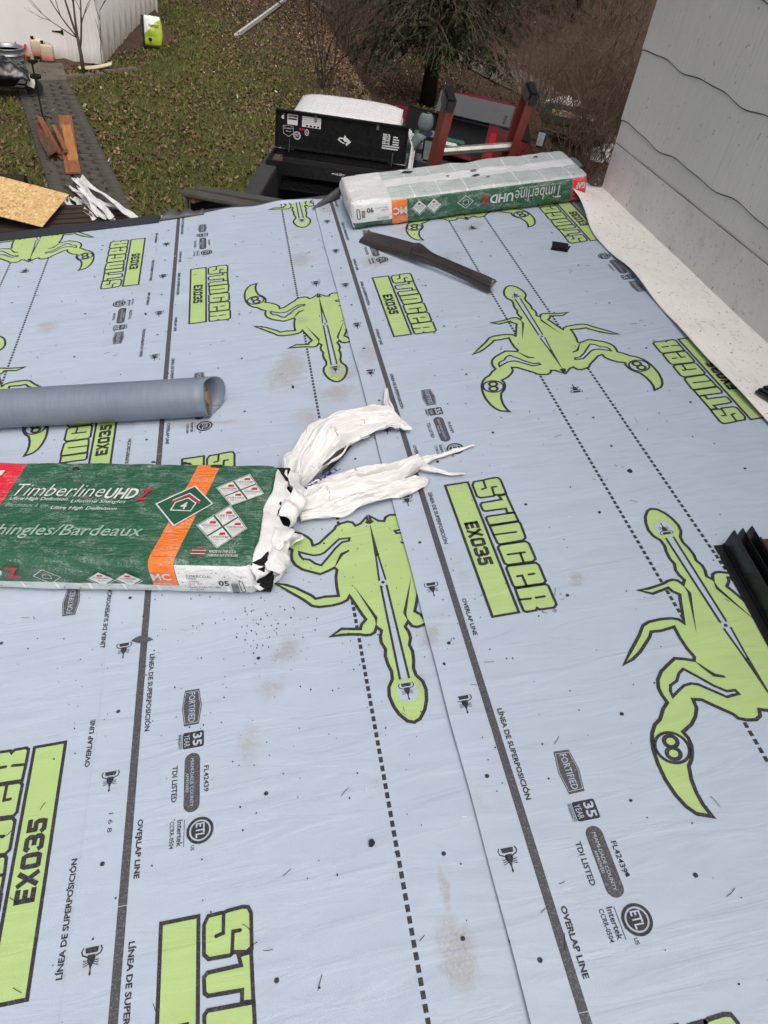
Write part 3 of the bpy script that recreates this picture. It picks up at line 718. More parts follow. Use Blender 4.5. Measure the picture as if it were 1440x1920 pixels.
b1 = empty('shingle_bundle', RM @ TR(-.5777, 1.3714, .0055, R_(-14.0)), 'large green wrapped shingle bundle in the foreground, red and orange printed, right end torn open', 'shingle bundle', 'shingle bundles on the roof')
HB = .108
bundle_body(.965, -.157, .180, HB, 3.0, .0030).xf(Matrix.Translation((-.0165, 0, 0))).build('wrapper', M_WRAP1, b1, Matrix.Identity(4), smooth=True)
M_WRAP1.node_tree.nodes  # wrapper colours follow the bundle's own axes
# shingles showing at the torn end
for k in range(7):
    m = MB(); z = .008 + k * .0135; j = random.uniform(-.006, .008)
    m.box((.473 + j, .012 + random.uniform(-.004, .004), z + .0055), (.045, .318, .0105)); m.build('shingle', M_SHINGLE, b1, Matrix.Identity(4), bevel=.001)
M_FILM = NT('white_plastic_film').p(.30, 0, .55)
_tc2 = M_FILM.n('ShaderNodeTexCoord').outputs['Object']
M_FILM.setc(M_FILM.mix(M_FILM.ramp(M_FILM.noise(_tc2, 26, 5, .7), .55, .75, 0, .35), (.76, .76, .755, 1), (.62, .62, .62, 1)))
M_FILM.bump(M_FILM.math('ADD', M_FILM.noise(M_FILM.mapping(_tc2, (6, 24, 6), (0, 0, 0), (0, 0, .4)), 3.0, 5, .7, 1.4), M_FILM.math('MULTIPLY', M_FILM.noise(_tc2, 55, 4, .7), .25)), .40, .012)
M_FILM = M_FILM.m
def ridge(v): return 1 - 2.2 * abs(mnoise.noise(v))
def crump(x, y, z, a, f=30, s=0):
    v = Vector((x * f + s, y * f, z * f)); w = v * 1.7
    return Vector((mnoise.noise(v), mnoise.noise(v + Vector((31, 0, 0))), .8 * mnoise.noise(v + Vector((0, 57, 0))) + .25 * ridge(w) - .1)) * a
# torn white collar of film round the open end
def collar(u, v):
    a = u * 2 * math.pi
    yc, zc = .012, HB / 2; hy, hz = .170, HB / 2 + .003
    ca, sa = math.cos(a), math.sin(a)
    k = 1 / max(abs(ca) ** 1.0, abs(sa), .01); k = 1 / (abs(ca) ** 5 + abs(sa) ** 5) ** (1 / 5)
    pinch = 1 - .38 * v ** 1.3 * (1 if sa < .2 else .8)
    y = yc + hy * ca * k * pinch; z = zc + hz * sa * k * pinch * (1 if sa > 0 else .98)
    x = .466 + .048 * v + .014 * v * math.sin(a * 3 + 1) + .010 * math.sin(a * 7) * (.4 + v)
    c = crump(x, y, z, .012 * (.25 + v), 34, 2)
    return Vector((x, y, max(.004, z))) + c
ribbon('film_collar', collar, 96, 14, M_FILM, b1, Matrix.Identity(4), .0006)
def lip(u, v):
    y = -.15 + .32 * u; z = HB * .95 - (HB * .55) * v
    x = .500 + .030 * math.sin(v * 2.6) + .012 * math.sin(u * 11)
    return Vector((x, y, z)) + crump(x, y, z, .014, 30, 9)
def lipa(u, v): return lip(u * .50 + .5, v)
ribbon('torn_film', lipa, 40, 12, M_FILM, b1, Matrix.Identity(4), .0006)
def lipb(u, v):
    q = lip(u * .34, v); q.x -= .006; return q
ribbon('torn_film', lipb, 26, 12, M_FILM, b1, Matrix.Identity(4), .0006)
# long torn streamers of film lying out on the roof
def streamer(spine, widths, seed, amp=.016, fold=1.0, zb=.012, cup=.02):
    P = [Vector((a, b, 0)) for a, b in spine]
    ls = [0]
    for i in range(1, len(P)): ls.append(ls[-1] + (P[i] - P[i - 1]).length)
    def f(u, v):
        t = v * ls[-1]; i = 0
        while i < len(P) - 2 and ls[i + 1] < t: i += 1
        k = (t - ls[i]) / (ls[i + 1] - ls[i]); c = P[i].lerp(P[i + 1], k); w = widths[i] + (widths[i + 1] - widths[i]) * k
        d = (P[i + 1] - P[i]).normalized(); n = Vector((-d.y, d.x, 0)); s = u - .5
        f1 = mnoise.noise(Vector((u * 4.5 + seed, v * 2.0, seed))); f2 = mnoise.noise(Vector((u * 11 + seed, v * 4.5, 3))); f3 = mnoise.noise(Vector((u * 24 + seed, v * 9, 5))); k_ = min(1, w / .06)
        q = c + n * ((s + .10 * f1) * w) + Vector((0, 0, zb + cup * math.sin(u * math.pi) ** 1.5 * k_ * (.55 + .45 * math.sin(v * 5 + seed)) + k_ * (.022 * (1 - 2.4 * abs(f1)) + .010 * (1 - 2.5 * abs(f2)) + .003 * f3)))
        q += crump(q.x, q.y, 0, amp * .35, 16, seed) * k_
        q.z = max(.0125, q.z); return q
    return f
st1 = ribbon('torn_wrapper_film', streamer([(-.06, 1.42), (-.015, 1.52), (.065, 1.62), (.15, 1.655), (.225, 1.645), (.262, 1.635)], [.055, .13, .15, .13, .075, .030], 4, .012, 1, .014, .045), 70, 110, M_FILM, None, RM, .0006)
tag(st1, 'upper crumpled white film streamer torn from the foreground bundle', 'plastic film', 'white film streamers')
ribbon('film_tail', streamer([(.235, 1.635), (.243, 1.70), (.240, 1.75), (.252, 1.82)], [.05, .026, .02, .008], 2, .006, 1, .02, .01), 10, 26, M_FILM, st1, Matrix.Identity(4), .0006)
ribbon('film_tail', streamer([(.225, 1.64), (.262, 1.625), (.285, 1.605)], [.05, .034, .012], 3, .006, 1, .02, .01), 10, 16, M_FILM, st1, Matrix.Identity(4), .0006)
st2 = ribbon('torn_wrapper_film', streamer([(-.055, 1.36), (.02, 1.395), (.12, 1.41), (.21, 1.435), (.285, 1.465)], [.06, .085, .095, .085, .045], 7, .010, 1.5, .013, .030), 60, 100, M_FILM, None, RM, .0006)
tag(st2, 'lower crumpled white film streamer with forked tip beside the foreground bundle', 'plastic film', 'white film streamers')
ribbon('film_tail', streamer([(.27, 1.455), (.32, 1.475), (.38, 1.492), (.440, 1.506)], [.040, .018, .014, .008], 5, .004, 1, .016, .008), 8, 26, M_FILM, st2, Matrix.Identity(4), .0006)
ribbon('film_tail', streamer([(.275, 1.45), (.315, 1.420), (.345, 1.405), (.385, 1.398)], [.036, .022, .014, .008], 6, .004, 1, .016, .008), 8, 22, M_FILM, st2, Matrix.Identity(4), .0006)
ribbon('film_skirt', streamer([(-.05, 1.325), (.06, 1.335), (.16, 1.365), (.262, 1.385), (.287, 1.40)], [.03, .055, .06, .045, .02], 8, .008, 1, .012, .012), 24, 50, M_FILM, st2, Matrix.Identity(4), .0006)
fp = Print()
text_into(fp, 'INSTALL', (-.030, 1.372), (.070, 1.432), .014, .068, 0, .02); fp.build('printed_letters', mat('film_blue_ink', (.03, .03, .25), .4), st2, Matrix.Translation((.0, .0, -.002)))
fp = Print(); fp.poly([(.02, 1.462), (.05, 1.485), (.085, 1.525), (.115, 1.565), (.105, 1.572), (.06, 1.545), (.028, 1.505)], .030, 1); fp.build('printed_panel', INK, st1, Matrix.Identity(4))
# print on the foreground bundle: top face
def tp(m, s, x0, x1, y, h, mi, bold=0.0, shear=0.0, z=HB + .0036, dy=0.0): text_into(m, s, (x0, y), (x1, y + dy), h, z, mi, bold, shear)
m = Print(); tp(m, 'Timberline', -.166, .062, .046, .043, IW, -.006, .25); tp(m, 'UHD', .066, .146, .040, .038, IW, .03, .25); tp(m, 'Z', .148, .178, .036, .040, IR, .03, .25)
m.build('product_lettering', INK, b1, Matrix.Identity(4))
m = Print(); tp(m, 'Ultra High Definition', -.166, -.020, .028, .014, IW, .008, .2); tp(m, 'Lifetime Shingles', -.010, .126, .022, .014, IW, -.002, .2); tp(m, 'Bardeaux \u00e0 vie', -.166, -.060, .008, .013, IP, 0, .2); tp(m, 'Ultra High Definition', -.050, .112, -.002, .014, IW, .008, .2)
m.build('tagline_lettering', INK, b1, Matrix.Identity(4))
m = Print(); tp(m, 'Shingles/Bardeaux', -.172, .199, -.096, .046, IP, .006, .2, dy=.003); m.build('shingles_lettering', INK, b1, Matrix.Identity(4))
m = Print(); tp(m, 'GAF', -.40, -.225, .03, .11, IW, .02, .2); m.build('maker_lettering', INK, b1, Matrix.Identity(4))
ZT = HB + .0034
m = Print(); dq = [(.202, .024), (.279, .088), (.337, .027), (.265, -.047)]
m.poly(dq, ZT, IG); m.stroke(dq, .0036, ZT + .0006, IW, True)
m.stroke([(.243, .004), (.247, .030), (.274, .046), (.297, .028), (.291, .002)], .003, ZT + .0006, IW, True); m.stroke([(.236, .030), (.273, .055), (.306, .028)], .0042, ZT + .0006, IR); m.stroke([(.238, .037), (.273, .062), (.305, .036)], .0030, ZT + .0006, IW)
tp(m, '4', .262, .278, .008, .024, IW, .01, .1, ZT + .0006); m.build('house_emblem', INK, b1, Matrix.Identity(4))
def quad4(pts, nm):
    m = Print(); L_, T_, R2, B_ = [Vector(q) for q in pts]; c = (L_ + T_ + R2 + B_) / 4
    m.stroke([tuple(q) for q in (L_, T_, R2, B_)], .0014, ZT + .0004, IW, True)
    for a, b, d in ((L_, T_, B_), (T_, R2, L_), (R2, B_, T_), (B_, L_, R2)):
        q = [a, (a + b) / 2, c, (a + d) / 2]; k = sum(q, Vector((0, 0))) / 4
        qq = [tuple(k + (v - k) * .90) for v in q]; m.poly(qq, ZT, IW)
        m.poly([(k.x - .008 + .004, k.y + .007), (k.x + .008 + .004, k.y + .007), (k.x + .006 + .004, k.y + .015), (k.x - .006 + .004, k.y + .015)], ZT + .0004, IR)
        text_into(m, random.choice(['WINDPROVEN', 'LIFETIME', 'ULTRAMAT', 'DURAGRIP']), (k.x - .020, k.y - .002), (k.x + .020, k.y - .003), .0062, ZT + .0004, IK)
        text_into(m, 'limited warranty', (k.x - .012, k.y - .009), (k.x + .012, k.y - .009), .0032, ZT + .0004, IK)
    return m.build(nm, INK, b1, Matrix.Identity(4))
quad4([(.333, .083), (.403, .134), (.452, .064), (.383, .022)], 'claims_emblem'); quad4([(.318, -.044), (.381, .022), (.436, -.052), (.382, -.114)], 'claims_emblem')
m = Print(); 
for k in range(5): m.poly([(.327, -.137 + k * .0048), (.359, -.137 + k * .0048), (.360, -.1346 + k * .0048), (.328, -.1346 + k * .0048)], ZT, IW if k % 2 else IR)
tp(m, 'MADE IN THE U.S.A.', .367, .428, -.128, .0085, IW, .015, .1, ZT); tp(m, 'FABRIQUE AUX ETATS-UNIS', .367, .434, -.140, .0085, IW, .015, .1, ZT); m.build('origin_mark', INK, b1, Matrix.Identity(4))
for (x, y, s_) in ((-.045, .150, .016), (.235, .172, .020), (.315, .165, .022), (.150, .176, .012), (.02, .12, .006)):
    m = Print(); n = 13; m.poly([(x + s_ * random.uniform(.45, 1) * math.cos(k * 2 * math.pi / n), y + s_ * .45 * random.uniform(.4, 1) * math.sin(k * 2 * math.pi / n)) for k in range(n)], HB + .0030, IK); m.build('torn_hole', INK, b1, Matrix.Identity(4))
# front face of the foreground bundle (x along, z up): flat print stood upright
FR = Matrix.Translation((0, -.1712, 0)) @ Matrix.Rotation(math.pi / 2, 4, 'X')
m = Print(); text_into(m, 'MC', (.241, .064), (.285, .066), .022, 0, IW, .03); text_into(m, 'ALWAYS MATCH', (.240, .052), (.281, .052), .0055, 0, IW, .01); text_into(m, 'COLOR CODE', (.240, .042), (.281, .042), .0055, 0, IW, .01); m.build('colour_code_mark', INK, b1, FR)
m = Print(); text_into(m, 'CHARCOAL', (.320, .078), (.378, .076), .0085, 0, IK); text_into(m, 'UHDZ', (.320, .070), (.340, .070), .006, 0, IK); text_into(m, '05', (.388, .052), (.412, .051), .017, 0, IK, .03)
text_into(m, '12/03/25', (.320, .061), (.346, .061), .005, 0, IK); text_into(m, '10:47  W1', (.320, .053), (.350, .053), .005, 0, IK); text_into(m, 'Color Code: MC180V', (.320, .043), (.392, .042), .0065, 0, IK); text_into(m, 'Lot 026V', (.320, .035), (.352, .035), .005, 0, IK)
for k in range(8): m.poly([(.416, .060 - k * .004), (.432, .060 - k * .004), (.432, .0575 - k * .004), (.416, .0575 - k * .004)], 0, IK)
m.stroke([(.437, .070), (.443, .064), (.445, .036), (.441, .032), (.436, .036), (.435, .064)], .0018, 0, IK, True); m.build('batch_label', INK, b1, FR)
def diam(mm, cx, cz, w, h): 
    mm.poly([(cx - w, cz), (cx, cz - h), (cx + w, cz), (cx, cz + h)], 0, IW); mm.stroke([(cx - w * 1.14, cz - .002), (cx, cz - h * 1.2), (cx + w * 1.14, cz - .002)], .0014, .0003, IW)
    mm.poly([(cx - .006, cz + h * .35), (cx + .006, cz + h * .35), (cx + .006, cz + h * .62), (cx - .006, cz + h * .62)], .0004, IR); text_into(mm, 'STAINGUARD', (cx - w * .62, cz), (cx + w * .62, cz), .005, .0004, IK); text_into(mm, 'PLUS', (cx - .008, cz - .008), (cx + .008, cz - .008), .004, .0004, IK)
m = Print(); diam(m, .123, .066, .029, .021); diam(m, .186, .066, .029, .021); m.build('diamond_mark', INK, b1, FR)
m = Print(); m.stroke([(-.033, .070), (0, .046), (.030, .068), (-.004, .092)], .0016, 0, IW, True); m.stroke([(-.012, .064), (-.011, .072), (-.002, .078), (.008, .071), (.007, .062)], .0012, 0, IW, True); m.stroke([(-.015, .074), (-.002, .083), (.011, .073)], .0020, 0, IR); m.build('house_mark', INK, b1, FR)
m = Print(); text_into(m, 'Timberline', (-.42, .062), (-.20, .062), .032, 0, IW, -.004, .1); text_into(m, 'UHD', (-.196, .066), (-.102, .066), .030, 0, IW, .03, .1); text_into(m, 'Z', (-.098, .062), (-.060, .062), .034, 0, IR, .03, .1); m.build('side_lettering', INK, b1, FR)

# the far bundle, lying upside down by the rake
b2 = empty('shingle_bundle', RM @ TR(.815, 3.165, .0095, R_(.5)), 'smaller-looking shingle bundle at the far roof edge, pale wrapped face up, lettering upside down', 'shingle bundle', 'shingle bundles on the roof')
H2 = .112
bundle_body(1.0, -.160, .160, H2, 11.0, .0050).build('wrapper', M_WRAP2, b2, Matrix.Identity(4), smooth=True)
FR2 = Matrix.Translation((0, -.1735, 0)) @ Matrix.Rotation(math.pi / 2, 4, 'X')
def t2(mm, s, xr, xl, ztop, h, mi, bold=0.0, shear=0.0, z=0): text_into(mm, s, (xr, ztop), (xl, ztop), h, z, mi, bold, shear)
m = Print(); t2(m, 'Timberline', .385, .185, .088, .050, IW, -.004, .1); t2(m, 'UHD', .178, .078, .082, .036, IW, .03, .1); t2(m, 'Z', .074, .040, .084, .036, IR, .03, .1); t2(m, 'Ultra High Definition Lifetime Shingles', .385, .200, .100, .011, IW); m.build('side_lettering', INK, b2, FR2)
m = Print(); t2(m, 'GAF', .488, .448, .088, .026, IW, .03); m.build('maker_lettering', INK, b2, FR2)
m = Print(); t2(m, 'MC', -.274, -.331, .078, .030, IW, .03); m.build('colour_code_mark', INK, b2, FR2)
m = Print(); t2(m, '06', -.440, -.412, .070, .020, IK, .02) ; t2(m, 'CHARCOAL', -.350, -.400, .046, .009, IK); t2(m, 'UHDZ 12/03/25', -.350, -.405, .088, .006, IK); t2(m, '10:52', -.350, -.380, .078, .006, IK)
m.stroke([(-.478, .090), (-.470, .086), (-.468, .052), (-.474, .048), (-.480, .052), (-.481, .086)], .003, 0, IK, True)
for k in range(6): m.poly([(-.462, .080 - k * .005), (-.448, .080 - k * .005), (-.448, .077 - k * .005), (-.462, .077 - k * .005)], 0, IK)
m.build('batch_label', INK, b2, FR2)
m = Print(); diam(m, -.222, .068, .030, .028); diam(m, -.160, .068, .030, .028); m.build('diamond_mark', INK, b2, FR2)
m = Print(); m.stroke([(-.060, .066), (-.026, .040), (.006, .066), (-.026, .092)], .0022, 0, IW, True); m.stroke([(-.038, .058), (-.026, .052), (-.014, .058), (-.016, .074), (-.036, .074)], .0018, 0, IW, True); m.build('house_mark', INK, b2, FR2)
for (x, y, s) in ((-.22, .10, .030), (.06, .03, .018), (.055, -.03, .022), (.10, -.06, .012), (.36, .10, .016), (-.06, .0, .010)):
    m = Print(); n = 11; m.poly([(x + s * (0.5 + .5 * random.random()) * math.cos(k * 2 * math.pi / n), y + s * .55 * (0.5 + .5 * random.random()) * math.sin(k * 2 * math.pi / n)) for k in range(n)], H2 + .0042, IK); m.build('tar_smear', INK, b2, Matrix.Identity(4))
endf = lambda s: (lambda u, v: Vector((s * (.492 + .014 * math.sin(v * 3.1)), -.158 + .316 * u, .006 + .104 * v)) + crump(u * .3, v * .1, s, .010, 32, 5))
ribbon('end_fold', endf(-1), 30, 10, M_FILM, b2, Matrix.Identity(4), .0006)

# ------------------------------------------------------------------ spare roll, flashing offcuts
roll = empty('underlayment_roll', RM @ TR(-.262, 1.846, .0600, math.pi - R_(8.6)), 'grey roll of underlayment lying behind the foreground bundle', 'roll')
def rmat():
    t = NT('roll_underside_grey').p(.42, 0, .45); tc = t.n('ShaderNodeTexCoord').outputs['Object']
    a = t.mix(t.ramp(t.noise(t.mapping(tc, (2, 2, 2)), 3, 4), .3, .7), (.185, .225, .285, 1), (.150, .185, .24, 1))
    t.setc(t.mix(t.ramp(t.noise(t.mapping(tc, (160, 8, 8)), 2, 3, .6), .45, .6, 0, .15), a, (.30, .34, .40, 1)))
    w = t.n('ShaderNodeTexWave'); w.bands_direction = 'X'; w.inputs['Scale'].default_value = 90; w.inputs['Distortion'].default_value = 2; t.l(tc, w.inputs['Vector'])
    n = t.bump(w.outputs['Fac'], .15, .001); t.bump(t.noise(t.mapping(tc, (1.2, 4, 4)), 4, 3), .3, .012, n); return t.m
M_ROLL = rmat()
RR = .0535
def rbody(u, v):
    a = u * 2 * math.pi; x = .008 + 1.235 * v; r = RR * (1 + .012 * math.sin(v * 6 + a * 2) + .006 * math.sin(v * 23))
    return (x, r * math.cos(a), r * math.sin(a))
ribbon('roll_body', rbody, 48, 40, M_ROLL, roll, Matrix.Identity(4))
# outer loose wrap stands out past the end with a seam along the roll
def rwrap(u, v):
    a = R_(-120) + u * R_(395); x = -.034 * (1 - v) * max(0, .15 - math.cos(a)) + .004 + 1.24 * v; r = RR + .0016 + .0040 * u + (.0012 * math.sin(5 * v + a))
    return (x, r * math.cos(a), r * math.sin(a))
ribbon('outer_wrap', rwrap, 60, 40, M_ROLL, roll, Matrix.Identity(4), .0006)
m = MB(); nsp = 220
vs = []
for i in range(nsp + 1):
    a = i / nsp * 2 * math.pi * 14; r = .020 + (RR - .021) * i / nsp; x = .012 + .004 * math.sin(i * .13)
    vs += [(x, r * math.cos(a), r * math.sin(a)), (x + .05, r * math.cos(a), r * math.sin(a))]
m.add(vs, [(2 * i, 2 * i + 1, 2 * i + 3, 2 * i + 2) for i in range(nsp)]); sp_ = m.build('spiral_layers', mat('roll_edge_grey', (.22, .21, .20), .7), roll, Matrix.Identity(4), smooth=True)
md = sp_.modifiers.new('s', 'SOLIDIFY'); md.thickness = .0016
m = MB(); m.lathe([(.015, 0), (.0195, 0), (.0195, .5), (.015, .5)], 24); core_ = m.build('cardboard_core', mat('cardboard', (.36, .22, .13), .85), roll, Matrix.Translation((.006, 0, 0)) @ Matrix.Rotation(math.pi / 2, 4, 'Y'), smooth=False)

M_BROWN = mat('brown_coated_metal', (.095, .078, .072), .30, .5, .5, .12, 5)
def bstrip(u, v):
    # long strip of bent coated metal, wide flat end twisting into a folded channel
    t = v; x = .328 + (.712 - .328) * t; y = 2.885 + (2.318 - 2.885) * t
    d = Vector((.384, -.567, 0)).normalized(); n = Vector((-d.y, d.x, 0)); n = -n if n.x < 0 else n
    w = .060 * (1 - sst(.40, .62, t)) + .028 * sst(.40, .62, t) + .012 * sst(.8, 1, t)
    s = u - .15
    tw = .35 + .9 * sst(.35, .6, t) - .8 * sst(.7, 1, t)
    z = .020 + .028 * math.sin(t * 2.6) + s * w * math.sin(tw)
    q = Vector((x, y, 0)) + n * (s * w * math.cos(tw)) + Vector((0, 0, z))
    if u < .15: q.z -= (0.15 - u) * .10; q -= n * 0
    return (q.x, q.y, max(.012, q.z))
bs = ribbon('metal_offcut', bstrip, 20, 60, M_BROWN, None, RM, .0010); tag(bs, 'twisted strip of dark brown flashing metal in front of the far bundle', 'flashing strip')
def bfold(u, v):
    q = Vector(bstrip(.12, .42 + .58 * v)); q2 = Vector(bstrip(.9, .42 + .58 * v))
    c = q.lerp(q2, u); c.z += .010 * math.sin(u * math.pi) + .004; return c
ribbon('folded_hem', bfold, 8, 40, M_BROWN, bs, Matrix.Translation((0, 0, .003)), .0008)
# small black angle bracket
an = MB(); an.box((0, .020, .0012), (.062, .046, .0018)); an.box((0, -.0025, .016), (.062, .0016, .031)); an.box((.0, -.0065, .0035), (.066, .008, .004))
ao = an.build('metal_angle', mat('black_metal_offcut', (.012, .012, .013), .35), None, RM @ TR(1.06, 2.592, .0095, R_(-36)), bevel=.0004); tag(ao, 'small black metal angle offcut standing near the white flashing', 'metal angle')
# nested black and brown drip-edge lengths at the right
def dripset(name, label, mt, x, y, rz, L, k, grp):
    e = empty(name, RM @ TR(x, y, .0098, rz), label, 'drip edge', grp)
    z = .0006 + .0030 * k
    m = MB(); m.loft([[(a, 0, b) for a, b in ((-.022, z), (.045, z), (.045, z + .0010), (-.022, z + .0010))], [(a, -L, b) for a, b in ((-.022, z), (.045, z), (.045, z + .0010), (-.022, z + .0010))]]); m.build('roof_flange', mt, e, Matrix.Identity(4))
    m = MB(); m.loft([[(a, 0, b) for a, b in ((0, z + .001), (.0012, z + .001), (.010, z + .041), (.0088, z + .041))], [(a, -L, b) for a, b in ((0, z + .001), (.0012, z + .001), (.010, z + .041), (.0088, z + .041))]]); m.build('face_flange', mt, e, Matrix.Identity(4))
    m = MB(); m.loft([[(a, 0, b) for a, b in ((.0088, z + .040), (.012, z + .048), (.0132, z + .0475), (.0100, z + .039))], [(a, -L, b) for a, b in ((.0088, z + .040), (.012, z + .048), (.0132, z + .0475), (.0100, z + .039))]]); m.build('hem', mt, e, Matrix.Identity(4))
M_BLK2 = mat('gloss_black_metal', (.012, .012, .014), .25, .1, .6)
M_BRN2 = mat('brown_painted_metal', (.085, .042, .030), .4, .1, .5)
AZ = R_(-6.0)
dripset('drip_edge', 'leftmost black metal drip-edge length of the nested set at the right edge', M_BLK2, .900, 1.030, AZ, .95, 0, 'nested drip edges at the right')
dripset('drip_edge', 'middle black metal drip-edge length of the nested set at the right edge', M_BLK2, .919, 1.029, AZ, .95, 1, 'nested drip edges at the right')
dripset('drip_edge', 'rightmost black drip-edge length of the nested set, next to the brown one', M_BLK2, .940, 1.029, AZ, .95, 2, 'nested drip edges at the right')
bz = MB(); bz.box((.0, -.45, .004), (.055, .9, .0012)); bz.box((-.012, -.45, .009), (.002, .9, .010)); bz.box((.027, -.45, .012), (.0012, .9, .018))
bo = bz.build('drip_edge', M_BRN2, None, RM @ TR(.992, 1.020, .0150, AZ)); tag(bo, 'brown metal drip-edge length lying beside the nested black ones', 'drip edge')
kb = empty('black_metal_offcut', RM @ TR(1.275, 1.49, .030, R_(20)), 'ribbed black offcut on the white flashing at the right picture edge', 'metal offcut')
for k in range(7):
    m = MB(); m.box((k * .010, 0, .004 + .003 * (k % 2)), (.0085, .10, .008)); m.build('rib', M_BLK2, kb, Matrix.Identity(4), bevel=.001)

# ------------------------------------------------------------------ grit, needles and scraps on the roof
def debris():
    m = MB()
    def chip(x, y, s, z=.0108):
        n = random.choice((4, 5, 6)); a0 = random.random() * 6
        p = [(x + s * random.uniform(.5, 1) * math.cos(a0 + 2 * math.pi * k / n), y + s * random.uniform(.5, 1) * math.sin(a0 + 2 * math.pi * k / n)) for k in range(n)]
        m.prism(p, z - .002, z + s * .35, 0)
    def zof(x): return .0036 if x < -.5 else (.0062 if x < .19 else .0102)
    for _ in range(520):
        x, y = random.uniform(-1.1, 1.2), random.uniform(.15, 3.3); chip(x, y, random.choice((.0008, .0011, .0015, .002)), zof(x))
    for _ in range(260):
        x, y = random.gauss(-.15, .28), random.gauss(1.0, .22); chip(x, y, random.choice((.0008, .001, .0014, .0018)), zof(x))
    for _ in range(50):
        x, y = random.gauss(-.15, .04), random.gauss(1.02, .04); chip(x, y, random.choice((.001, .0014, .002)), zof(x))
    for _ in range(15):
        x, y = random.uniform(-.6, 1.1), random.uniform(.3, 2.8); chip(x, y, random.uniform(.003, .0055), zof(x))
    for (x, y) in ((.0, .52), (-.022, 1.92), (.80, 1.32)): chip(x, y, .008, zof(x))
    for _ in range(120):
        x, y = random.uniform(-1, 1.15), random.uniform(.2, 3.2); a = random.random() * 3.1; L = random.uniform(.008, .024); z = zof(x)
        c = random.uniform(-.3, .3); p = [(x + t * L * math.cos(a + c * t), y + t * L * math.sin(a + c * t), z + .001) for t in (-.5, 0, .5)]
        m.tube(p, .0005, 4, random.choice((0, 1)))
    for _ in range(16):
        x, y = random.uniform(-.8, 1.1), random.uniform(.3, 3); a = random.random() * 3; z = zof(x)
        m.box((x, y, z), (random.uniform(.006, .012), .0014, .001), Matrix.Rotation(a, 3, 'Z'), 2)
    return m
db = debris().build('roof_grit', [mat('black_granules', (.02, .02, .022), .8), mat('brown_needles', (.10, .05, .035), .8), mat('white_shavings', (.8, .8, .8), .5)], None, RM)
tag(db, 'black granules, needles and shavings scattered over the underlayment', 'debris', kind='stuff')
# peeled tab of black film on the middle sheet's line
tb = MB(); tb.grid(lambda u, v: (-.442 + .048 * u, 1.040 + .016 * (v - .5) * math.sin(math.pi * u) - .006 * u, .0075 + .005 * math.sin(math.pi * u) * (v)), 10, 4)
tbo = tb.build('film_scrap', M_UNDER, None, RM); tag(tbo, 'small dark scrap of film below the foreground bundle', 'scrap')

# ================================================================== the yard below
def ground_mat():
    t = NT('lawn_and_leaves').p(.95, 0, .15)
    pos = t.n('ShaderNodeNewGeometry').outputs['Position']; sp = t.n('ShaderNodeSeparateXYZ'); t.l(pos, sp.inputs[0])
    gcol = t.mix(t.ramp(t.noise(pos, 1.3, 5, .65), .35, .65), (.095, .115, .028, 1), (.14, .12, .050, 1))
    gcol = t.mix(t.ramp(t.noise(pos, 18, 4, .7), .40, .62), gcol, (.060, .070, .018, 1))
    lcol = t.mix(t.ramp(t.noise(pos, 30, 4, .7), .35, .65), (.110, .074, .048, 1), (.052, .037, .027, 1))
    n = t.noise(pos, .42, 6, .7)
    # woods edge: the lawn gives out to bare leaf litter towards +x, +y
    e = t.math('ADD', t.math('MULTIPLY', sp.outputs[0], .085), t.math('MULTIPLY', t.math('SUBTRACT', sp.outputs[1], 20.0), .022))
    f = t.ramp(t.math('ADD', n, e), .52, .68)
    f = t.math('MAXIMUM', f, t.ramp(t.noise(pos, 1.9, 6, .75), .58, .70, 0, .8))
    t.setc(t.mix(f, gcol, lcol))
    t.bump(t.noise(pos, 26, 5, .75), .9, .08)
    return t.m
M_GROUND = ground_mat()
m = MB()
xs = sorted(set([-150, -90, -55, -35, -24] + [-18 + .75 * k for k in range(60)] + [30, 38, 50, 75, 110, 150])); ys_ = sorted(set([-60, -30, -12, -4] + [0 + .8 * k for k in range(58)] + [50, 58, 70, 90, 130, 190]))
for y in ys_:
    for x in xs: m.v.append((x, y, gh(x, y) + .05 * mnoise.noise(Vector((x * .5, y * .5, 0))) * (1 if abs(x) < 30 else 1)))
nx = len(xs)
for j in range(len(ys_) - 1):
    for i in range(nx - 1): a = j * nx + i; m.f.append([a, a + 1, a + nx + 1, a + nx]); m.m.append(0)
gnd = m.build('ground', M_GROUND, smooth=True); tag(gnd, kind='structure')
def gsurf(x, y): return gh(x, y) + .05 * mnoise.noise(Vector((x * .5, y * .5, 0)))
def lawnness(x, y):
    k = x - 1.5 - (30 - y) * .16 + 1.6 * mnoise.noise(Vector((x * .5, y * .5, 7))) + .8 * mnoise.noise(Vector((x * 1.7, y * 1.7, 2)))
    if k > -.8: return max(.06, .75 - .55 * (k + .8))
    return 0.9 + mnoise.noise(Vector((x * .9, y * .9, 3))) * 1.2
PA, PB_ = gp(80, 158), gp(168, 372); PD = (PB_ - PA); PD.z = 0; PL = PD.length; PD.normalize(); PN = Vector((-PD.y, PD.x, 0))
def on_path(x, y):
    w = Vector((x, y, 0)) - Vector((PA.x, PA.y, 0)); s = w.dot(PD); n = w.dot(PN)
    return -.3 < s < PL + 2 and abs(n) < .56
